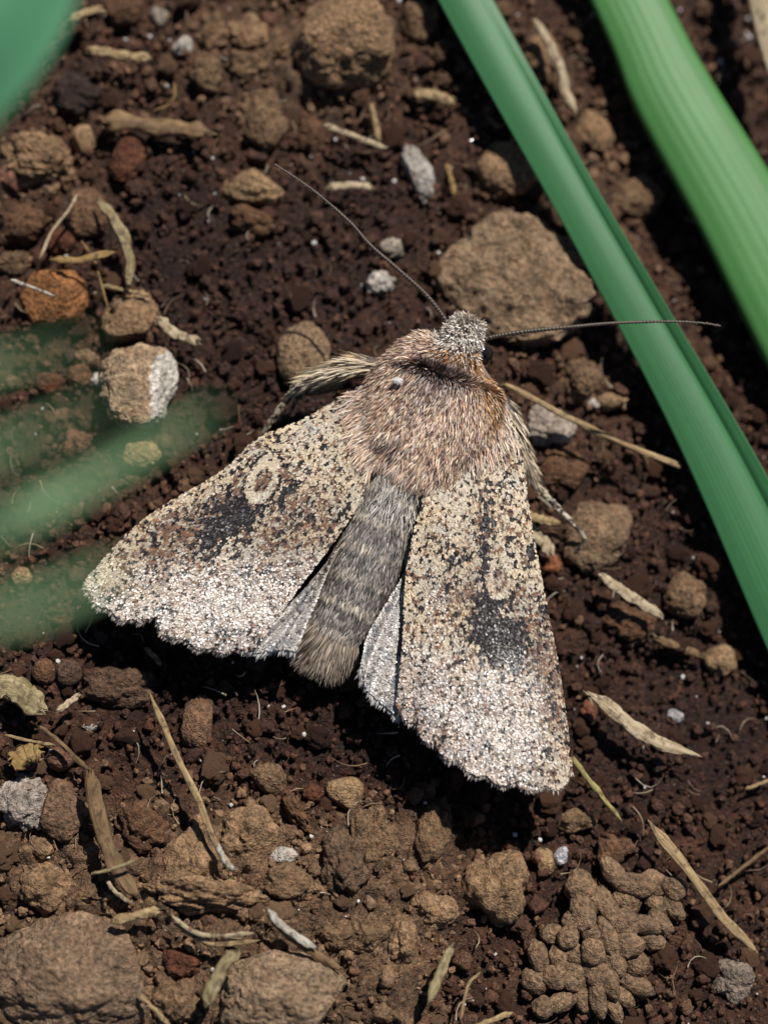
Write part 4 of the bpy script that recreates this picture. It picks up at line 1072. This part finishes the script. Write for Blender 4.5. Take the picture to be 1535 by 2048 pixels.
leg([(700, 765, .20), (640, 780, .20), (600, 792, .17), (585, 815, .12), (575, 836, .06)], [12, 9, 7, 4, 3], ((0.07, 0.055, 0.045), (0.45, 0.4, 0.3)), 420, 0.05, seed=4)
leg([(1000, 800, .30), (1022, 840, .29), (1042, 900, .21), (1060, 945, .13), (1080, 978, .07), (1120, 1022, .01), (1160, 1064, -.05), (1166, 1082, -.08), (1150, 1102, -.11)],
    [18, 17, 15, 11, 7.5, 6, 5.5, 4.5, 2.5], ((0.06, 0.05, 0.045), (0.55, 0.5, 0.40)), 1300, 0.11, seed=6)

# -- wings
def coons(Cc, Dd, Mm, Bb, s, t):
    """s root to margin, t front edge to rear edge; curves are (n,3) arrays sampled uniformly"""
    ev = lambda A, q: np.stack([np.interp(q, np.linspace(0, 1, len(A)), A[:, k]) for k in range(3)], 1)
    s1, t1 = s[:, None], t[:, None]
    lin1 = (1 - t1) * ev(Cc, s) + t1 * ev(Dd, s)
    lin2 = (1 - s1) * ev(Bb, t) + s1 * ev(Mm, t)
    bil = (1 - s1) * (1 - t1) * Cc[0] + (1 - s1) * t1 * Dd[0] + s1 * (1 - t1) * Cc[-1] + s1 * t1 * Dd[-1]
    return lin1 + lin2 - bil

class Wing:
    def __init__(self, front, rear, margin, dents=None, camber=0.035, pleat=0.0, pleats=5, curl=0.0):
        self.C = catmull(front, 80); self.D = catmull(rear, 80); self.M = catmull(margin, 120)
        self.M[0] = self.C[-1]; self.M[-1] = self.D[-1]
        self.B = lin([front[0], rear[0]], 30)
        self.dents = dents; self.camber = camber; self.pleat = pleat; self.pleats = pleats; self.curl = curl
    def uvz(self, s, t):
        q = coons(self.C, self.D, self.M, self.B, s, t)
        q[:, 2] += self.camber * np.sin(math.pi * np.clip(t, 0, 1)) * np.minimum(1, s * 3)
        q[:, 2] += self.pleat * np.sin(t * math.pi * 2 * self.pleats) * sstep(0.15, 0.8, s)
        q[:, 2] += 0.05 * sstep(0.3, 1.0, s)
        q[:, 2] -= self.curl * sstep(0.8, 1.0, s)
        if self.dents is not None:
            d = self.dents(t); k = sstep(0.86, 1.0, s)
            q[:, 0] += d[0] * k; q[:, 1] += d[1] * k
        return q
    def at(self, s, t):
        q = self.uvz(s, t)
        return P(q[:, 0], q[:, 1], q[:, 2]), q[:, 0], q[:, 1]
    def frame(self, s, t):
        e = 0.004
        p, u, v = self.at(s, t)
        ds = nrm(self.at(np.minimum(s + e, 1), t)[0] - self.at(np.minimum(s + e, 1) - 2 * e, t)[0])
        dt = nrm(self.at(s, np.clip(t + e, 0, 1))[0] - self.at(s, np.clip(t + e, 0, 1) - 2 * e)[0])
        nm = nrm(np.cross(ds, dt)); nm = nm * np.sign(nm[:, 2:3])
        return p, u, v, ds, dt, nm

def wing_mesh(w, name, colour, ns=90, nt_=60):
    S_, T_ = np.meshgrid(np.linspace(0, 1, ns), np.linspace(0, 1, nt_), indexing='ij')
    p, u, v, ds, dt, nm = w.frame(S_.ravel(), T_.ravel())
    top = p - nm * 0.004; bot = p - nm * 0.010
    F = grid_faces(ns, nt_); N = len(p)
    edge = np.concatenate([np.arange(nt_), np.arange(1, ns) * nt_ + nt_ - 1, ((ns - 1) * nt_ + np.arange(nt_ - 1))[::-1], (np.arange(1, ns - 1) * nt_)[::-1]])
    e2 = np.roll(edge, -1)
    F = np.vstack([F, F[:, ::-1] + N, np.stack([edge, e2, e2 + N, edge + N], 1)])
    return mesh_np(name, np.vstack([top, bot]), F, M_CUT, True, np.tile(np.array(colour), (2 * N, 1)))

def scales(w, parent, n, paint, seed, length=0.0165, width=0.0092, tilt=(0.05, 0.28), wob=0.16, name='wing_scales', label=None):
    r = np.random.default_rng(seed)
    # even spread by area: oversample and reject on the local stretch
    s = r.random(n * 3); t = r.random(n * 3)
    e = 0.01
    p0 = w.at(s, t)[0]; pa = w.at(np.minimum(s + e, 1), t)[0] - w.at(np.minimum(s + e, 1) - e, t)[0]; pb = w.at(s, np.minimum(t + e, 1))[0] - w.at(s, np.minimum(t + e, 1) - e)[0]
    ar = np.linalg.norm(np.cross(pa, pb), axis=1)
    ok = r.random(n * 3) < ar / np.quantile(ar, 0.99)
    s, t = s[ok][:n], t[ok][:n]
    # along the margin, outlines stay crisp: add a rim row
    p, u, v, ds, dt, nm = w.frame(s, t)
    m = len(p)
    col, gl = paint(u, v, s, t, r)
    d = nrm(ds + 0.22 * dt * r.normal(size=(m, 1)))
    sd = nrm(np.cross(nm, d))
    sd = nrm(sd + nm * (wob * r.normal(size=(m, 1))))
    L = length * r.uniform(0.75, 1.25, m); Wd = width * r.uniform(0.75, 1.2, m)
    ti = r.uniform(*tilt, m) + 0.24 * sstep(0.35, 0.95, gl)
    d2 = nrm(d + nm * np.tan(ti)[:, None])
    base = p + nm * 0.001 - d * (L * 0.4)[:, None]
    upl = np.cross(sd, d2); upl = upl * np.sign((upl * nm).sum(1, keepdims=True))
    q = lambda x, y, h=0.0: base + d2 * (L * x)[:, None] + sd * (Wd * y)[:, None] + upl * (Wd * h)[:, None]
    V = np.stack([q(0, 0), q(.6, -.5, -.06), q(.6, .5, -.06), q(1.0, -.28, -.1), q(1.0, .28, -.1)], 1)
    b = (np.arange(m) * 5)[:, None]
    quads = b + np.array([[1, 2, 4, 3]])
    tris = b + np.array([[0, 2, 1]])
    me = mesh_np(name, V.reshape(-1, 3), [quads, tris], M_SCALE, True, np.repeat(col, 5, 0), {'gloss': np.repeat(gl, 5)})
    o = link(name, me, parent); o['kind'] = 'stuff'
    if label: o['label'] = label
    return o

def fringe(w, parent, n, cols, probs, seed, ln=(0.03, 0.07), trange=(0, 1), wd=(0.006, 0.012)):
    r = np.random.default_rng(seed)
    t = r.uniform(trange[0], trange[1], n); s = 1 - r.random(n) * 0.015
    p, u, v, ds, dt, nm = w.frame(s, t)
    d = nrm(ds - nm * r.uniform(-0.12, 0.22, n)[:, None] + 0.18 * r.normal(size=(n, 3)))
    col = pick(r, n, cols, probs)
    hairs('fringe', p - nm * 0.004 - d * 0.012, d, nm, r.uniform(*ln, n), r.uniform(*wd, n), col, seed, 0.15, parent, 'fringe of fine hair along the wing margin')

CREAM = np.array([0.69, 0.58, 0.435]); PALE = np.array([0.66, 0.575, 0.45]); SILV = np.array([0.56, 0.465, 0.40])
BRN = np.array([0.135, 0.075, 0.048]); RUST = np.array([0.30, 0.15, 0.075]); DK = np.array([0.010, 0.0075, 0.009]); GREY = np.array([0.20, 0.165, 0.145])

def ring(u, v, a, b, sa, sb, rot):
    t = math.radians(rot); du, dv = u - a, v - b
    x = (du * math.cos(t) + dv * math.sin(t)) / sa; y = (-du * math.sin(t) + dv * math.cos(t)) / sb
    return np.hypot(x, y)

def paint_common(u, v, s, r, dark, brown, silver, pale, sp=9.5):
    n = len(u)
    dark = np.clip(1.25 * dark * (0.75 + 0.95 * n2(u, v, 26, 86)), 0, 1)
    c = CREAM[None] * (1 - silver)[:, None] + SILV[None] * silver[:, None]
    pale = np.clip(pale * (0.85 + 0.7 * n2(u, v, 14, 85)), 0, 1)
    c = c * (1 - pale)[:, None] + PALE[None] * pale[:, None]
    c = c * (r.uniform(0.60, 1.12, n) * (1 + 0.16 * n2(u, v, 22, 88)))[:, None]
    c = c * (1 - 0.55 * np.clip(brown, 0, 1))[:, None]
    warm = n2(u, v, 40, 91)
    c = c * (1 + warm[:, None] * np.array([0.10, 0.0, -0.15]))
    # brown dusting
    nb = n2(u, v, sp * 1.25, 92) + 0.25 * r.normal(size=n)
    hit = nb > 0.45 - 0.95 * brown + 0.5 * pale
    c[hit] = BRN * r.uniform(0.7, 1.8, hit.sum())[:, None]
    nr = n2(u, v, sp, 93)
    hit = (nr > 0.39 + 0.5 * pale) & (r.random(n) < 0.75)
    c[hit] = RUST * r.uniform(0.6, 1.3, hit.sum())[:, None]
    # crisp dark specks, each a few scales
    nk = n2(u, v, sp * 0.9, 94) + 0.10 * r.normal(size=n)
    hit = nk > 0.27 - 1.7 * dark + 0.6 * pale + 0.05 * silver
    c[hit] = DK * r.uniform(0.6, 2.2, hit.sum())[:, None]
    hit = (r.random(n) < (0.16 * np.clip(brown, 0, 1) + 0.03) * (1 - 0.8 * dark))
    c[hit] = np.array([0.15, 0.125, 0.12]) * r.uniform(0.4, 2.2, hit.sum())[:, None]
    sv = silver * (0.75 + 0.6 * n2(u, v, 55, 84))
    # larger irregular black flecks, drawn out along the veins
    fl_ = n2(u * 1.1 + 0.35 * v, v * 0.75, 15, 82) + 0.08 * r.normal(size=n)
    hit = fl_ > 0.53 - 0.25 * brown + 0.9 * pale
    c[hit] = DK * r.uniform(0.6, 2.4, hit.sum())[:, None]
    gl = np.clip(0.12 + 0.62 * sv + 0.1 * dark + (0.12 + 0.22 * silver + 0.14 * dark) * r.normal(size=n), 0, 1)
    return c, gl

def paint_left(u, v, s, t, r):
    g = lambda *a: gs(u, v, *a)
    dark = 0.95 * g(452, 1042, 46, 36, -20) + 0.55 * g(418, 1085, 22, 34, 20) + 0.6 * g(500, 1012, 26, 20, -20) + 0.3 * g(570, 985, 62, 9, -38) + 0.5 * g(350, 955, 26, 8, -30) + 0.9 * g(382, 946, 12, 7, -30) + 0.8 * g(516, 872, 13, 8, -30) + 0.5 * g(325, 1005, 16, 6, -35) + 0.4 * g(705, 770, 14, 30) + 0.35 * g(335, 1215, 12, 12) + 0.4 * g(470, 1262, 30, 7, 5)
    brown = 0.62 * g(400, 1050, 170, 46, -32) + 0.5 * g(600, 1040, 110, 70, -30) + 0.5 * g(690, 785, 22, 34) + 0.25 * g(330, 1060, 110, 28, -30) + 0.22 * g(560, 1130, 90, 50, -20) + 0.3 * sstep(0.93, 0.99, s) * (n2(u, v, 40, 97) > 0)
    dist = (u * 0.18 + v) 
    silver = sstep(1120, 1270, dist + 45 * n2(u, v, 60, 98)) * sstep(-1, 80, v - 1070)
    rr = ring(u, v, 528, 958, 50, 27, -64)
    pale = 0.95 * sstep(1.12, 0.92, rr) * sstep(0.5, 0.68, rr + 0.3 * sstep(945, 925, v)) + 0.5 * g(205, 1145, 40, 26, -30) + 0.35 * g(600, 860, 70, 40, -30) * (n2(u, v, 30, 99) > -0.1)
    brown = brown + 0.36 * sstep(0.66, 0.4, rr) * (v > 935)
    dark = dark + 0.35 * np.exp(-((rr - 1.22) / 0.1) ** 2)
    brown = brown * (1 - 0.8 * np.clip(pale, 0, 1)); dark = dark * (1 - 0.9 * np.clip(pale, 0, 1))
    return paint_common(u, v, s, r, np.clip(dark, 0, 1), np.clip(brown, 0, 0.8), silver, np.clip(pale, 0, 1))

def paint_right(u, v, s, t, r):
    g = lambda *a: gs(u, v, *a)
    dark = 0.95 * g(998, 1268, 30, 62, 4) + 0.6 * g(960, 1250, 22, 40) + 0.6 * g(988, 1205, 30, 9) + 0.45 * g(968, 1130, 9, 60, 2) + 0.5 * g(935, 1112, 30, 7, -25) + 0.55 * g(975, 1030, 14, 30) + 0.95 * g(1082, 1222, 9, 20, -10) + 0.9 * g(1057, 1097, 8, 18, -8) + 0.5 * g(1035, 1290, 20, 50) + 0.35 * g(1005, 890, 14, 26) + 0.35 * g(1128, 1500, 10, 14) + 0.4 * g(975, 1485, 26, 9, 15) + 0.3 * g(905, 1120, 12, 20)
    brown = 0.44 * g(940, 1200, 56, 75) + 0.62 * g(1096, 1360, 32, 150, -8) + 0.35 * g(1045, 1250, 34, 90, -8) + 0.25 * g(960, 1060, 60, 50) + 0.25 * g(1000, 830, 30, 40) + 0.28 * sstep(0.92, 0.99, s) * (n2(u, v, 40, 97) > 0) + 0.16 * g(950, 1400, 110, 70)
    silver = sstep(1230, 1400, v + 0.2 * (960 - u) + 55 * n2(u, v, 60, 98)) * sstep(1140, 1040, u + 0.0 * v) 
    silver = np.maximum(silver, 0.9 * g(870, 1215, 26, 60) * (n2(u, v, 24, 90) > -0.2))
    rr = ring(u, v, 1000, 1152, 44, 28, 80)
    pale = 0.28 * sstep(1.15, 0.9, rr) * sstep(0.5, 0.68, rr) + 0.85 * g(1012, 1229, 34, 6, 4) + 0.35 * g(905, 1010, 40, 50) + 0.5 * g(1128, 1540, 16, 22)
    brown = brown + 0.36 * sstep(0.66, 0.4, rr)
    dark = dark + 0.12 * np.exp(-((rr - 1.22) / 0.1) ** 2)
    brown = brown * (1 - 0.8 * np.clip(pale, 0, 1)); dark = dark * (1 - 0.9 * np.clip(pale, 0, 1))
    return paint_common(u, v, s, r, np.clip(dark, 0, 1), np.clip(brown, 0, 0.8), silver, np.clip(pale, 0, 1))

def paint_hind(u, v, s, t, r):
    n = len(u)
    c = np.array([0.58, 0.545, 0.51])[None] * r.uniform(0.6, 1.2, n)[:, None]
    h = (n2(u, v, 8, 95) + 0.2 * r.normal(size=n)) > 0.42
    c[h] = np.array([0.15, 0.125, 0.115])
    h = n2(u, v, 26, 96) > 0.25
    c[h] *= np.array([0.62, 0.64, 0.70])
    return c, np.clip(0.75 + 0.2 * r.normal(size=n), 0, 1)

def dents_left(t):
    # ragged notch and scallops in the outer margin
    dv = -16 * np.exp(-((t - 0.435) / 0.018) ** 2) - 26 * np.exp(-((t - 0.475) / 0.028) ** 2) + 9 * np.exp(-((t - 0.53) / 0.03) ** 2) + 5 * np.sin(t * 46) * (t > 0.06) * (t < 0.97)
    du = 6 * np.exp(-((t - 0.475) / 0.03) ** 2)
    return du, dv
def dents_right(t):
    dv = 6 * np.sin(t * 48 + 1) * (t > 0.05) * (t < 0.96)
    return 3 * np.cos(t * 48 + 1) * (t > 0.05) * (t < 0.96), dv

# rear wings first: they lie under the front pair
hl = Wing([(745, 1000, .22), (690, 1080, .26), (600, 1190, .27), (480, 1288, .235)], [(760, 1010, .25), (695, 1075, .30), (668, 1110, .30), (635, 1195, .29), (612, 1250, .27), (592, 1300, .235)],
          [(480, 1288, .235), (505, 1303, .235), (535, 1301, .235), (560, 1296, .235), (592, 1300, .235)], camber=0.0, pleat=0.013, pleats=2.3)
hr = Wing([(815, 1010, .24), (845, 1130, .26), (840, 1300, .23), (800, 1432, .17)], [(812, 1030, .26), (812, 1120, .28), (808, 1146, .28), (765, 1220, .26), (735, 1275, .24), (722, 1330, .215)],
          [(800, 1432, .17), (775, 1412, .175), (745, 1388, .185), (728, 1362, .20), (722, 1330, .215)], camber=0.0, pleat=0.014, pleats=2.3)
fl = Wing([(760, 752, .40), (700, 785, .37), (600, 842, .33), (515, 878, .30), (440, 945, .27), (330, 1010, .24), (255, 1068, .215), (180, 1150, .20)],
          [(775, 900, .41), (742, 945, .40), (715, 1010, .375), (690, 1050, .36), (655, 1100, .345), (600, 1172, .31), (545, 1250, .275), (508, 1300, .25)],
          [(180, 1150, .20), (172, 1170, .20), (185, 1195, .20), (235, 1230, .21), (290, 1248, .215), (350, 1272, .225), (420, 1298, .235), (508, 1300, .25)], dents_left, 0.05)
fr = Wing([(1005, 800, .40), (1022, 845, .38), (1042, 905, .35), (1062, 1050, .30), (1090, 1200, .25), (1115, 1330, .20), (1132, 1440, .165), (1141, 1520, .14)],
          [(905, 905, .42), (862, 945, .40), (836, 1030, .37), (822, 1090, .35), (810, 1170, .32), (806, 1270, .285), (800, 1350, .25), (792, 1408, .22)],
          [(1141, 1520, .14), (1140, 1550, .14), (1112, 1572, .14), (1040, 1570, .145), (960, 1548, .16), (890, 1508, .18), (840, 1462, .20), (792, 1408, .22)], dents_right, 0.05)
for w, nm_, paint, cnt, seed, lab, silv in ((hl, 'rear_wing', paint_hind, 9000, 201, 'silvery grey pleated rear wing showing beside the abdomen', 1), (hr, 'rear_wing', paint_hind, 9000, 202, 'silvery grey pleated rear wing showing beside the abdomen', 1),
                                   (fl, 'front_wing', paint_left, 50000, 203, 'speckled cream front wing with a torn notch in its outer margin', 0), (fr, 'front_wing', paint_right, 52000, 204, 'speckled cream front wing with a black smudge and smooth outer edge', 0)):
    wo = mpart(nm_, wing_mesh(w, nm_, (0.34, 0.28, 0.21)))
    wo['label'] = lab
    scales(w, wo, cnt, paint, seed, label='overlapping wing scales', tilt=(0.02, 0.26), wob=0.17)
    if silv: fringe(w, wo, 420, [(0.66, 0.64, 0.61), (0.45, 0.43, 0.41), (0.75, 0.73, 0.7)], [3, 2, 2], seed + 50, (0.03, 0.065))
    else: fringe(w, wo, 1500, [(0.52, 0.46, 0.39), (0.32, 0.27, 0.24), (0.68, 0.6, 0.49), (0.12, 0.095, 0.085)], [3, 3, 2, 1.6], seed + 50, (0.025, 0.055), (0.02, 1))

# hair spreading from the thorax over the wing roots
for w, par_seed, srange, trange in ((fl, 301, (0.0, 0.13), (0.02, 1.0)), (fr, 302, (0.0, 0.13), (0.02, 1.0))):
    r = np.random.default_rng(par_seed); n = 2600
    s_ = srange[0] + (srange[1] - srange[0]) * r.random(n) ** 1.3; t_ = r.uniform(*trange, n)
    p, u, v, ds, dt, nm = w.frame(s_, t_)
    d = nrm(ds + nm * r.uniform(0.03, 0.3, n)[:, None] + 0.2 * r.normal(size=(n, 3)))
    col = pick(r, n, [tanc, cream, grey, plum, (0.52, 0.31, 0.22)], [3, 4, 3, 1.6, 1.5])
    hairs('wing_root_hair', p + nm * 0.004 - d * 0.05, d, nm, r.uniform(0.06, 0.15, n), r.uniform(0.004, 0.008, n), col, par_seed, 0.12, body, 'loose hair lying over the wing root')

# a pale grain stuck in the fur
V, F = clod_shape(3, 5, 0.6, 4, 0)
o = link('white_grain', mesh_np('white_grain', V * np.array([0.024, 0.019, 0.014]), F, m_gl, False), None, None, P(796, 762, 0.535))
tag(o, 'tiny white grain lying on the thorax fur of the moth', 'grain')
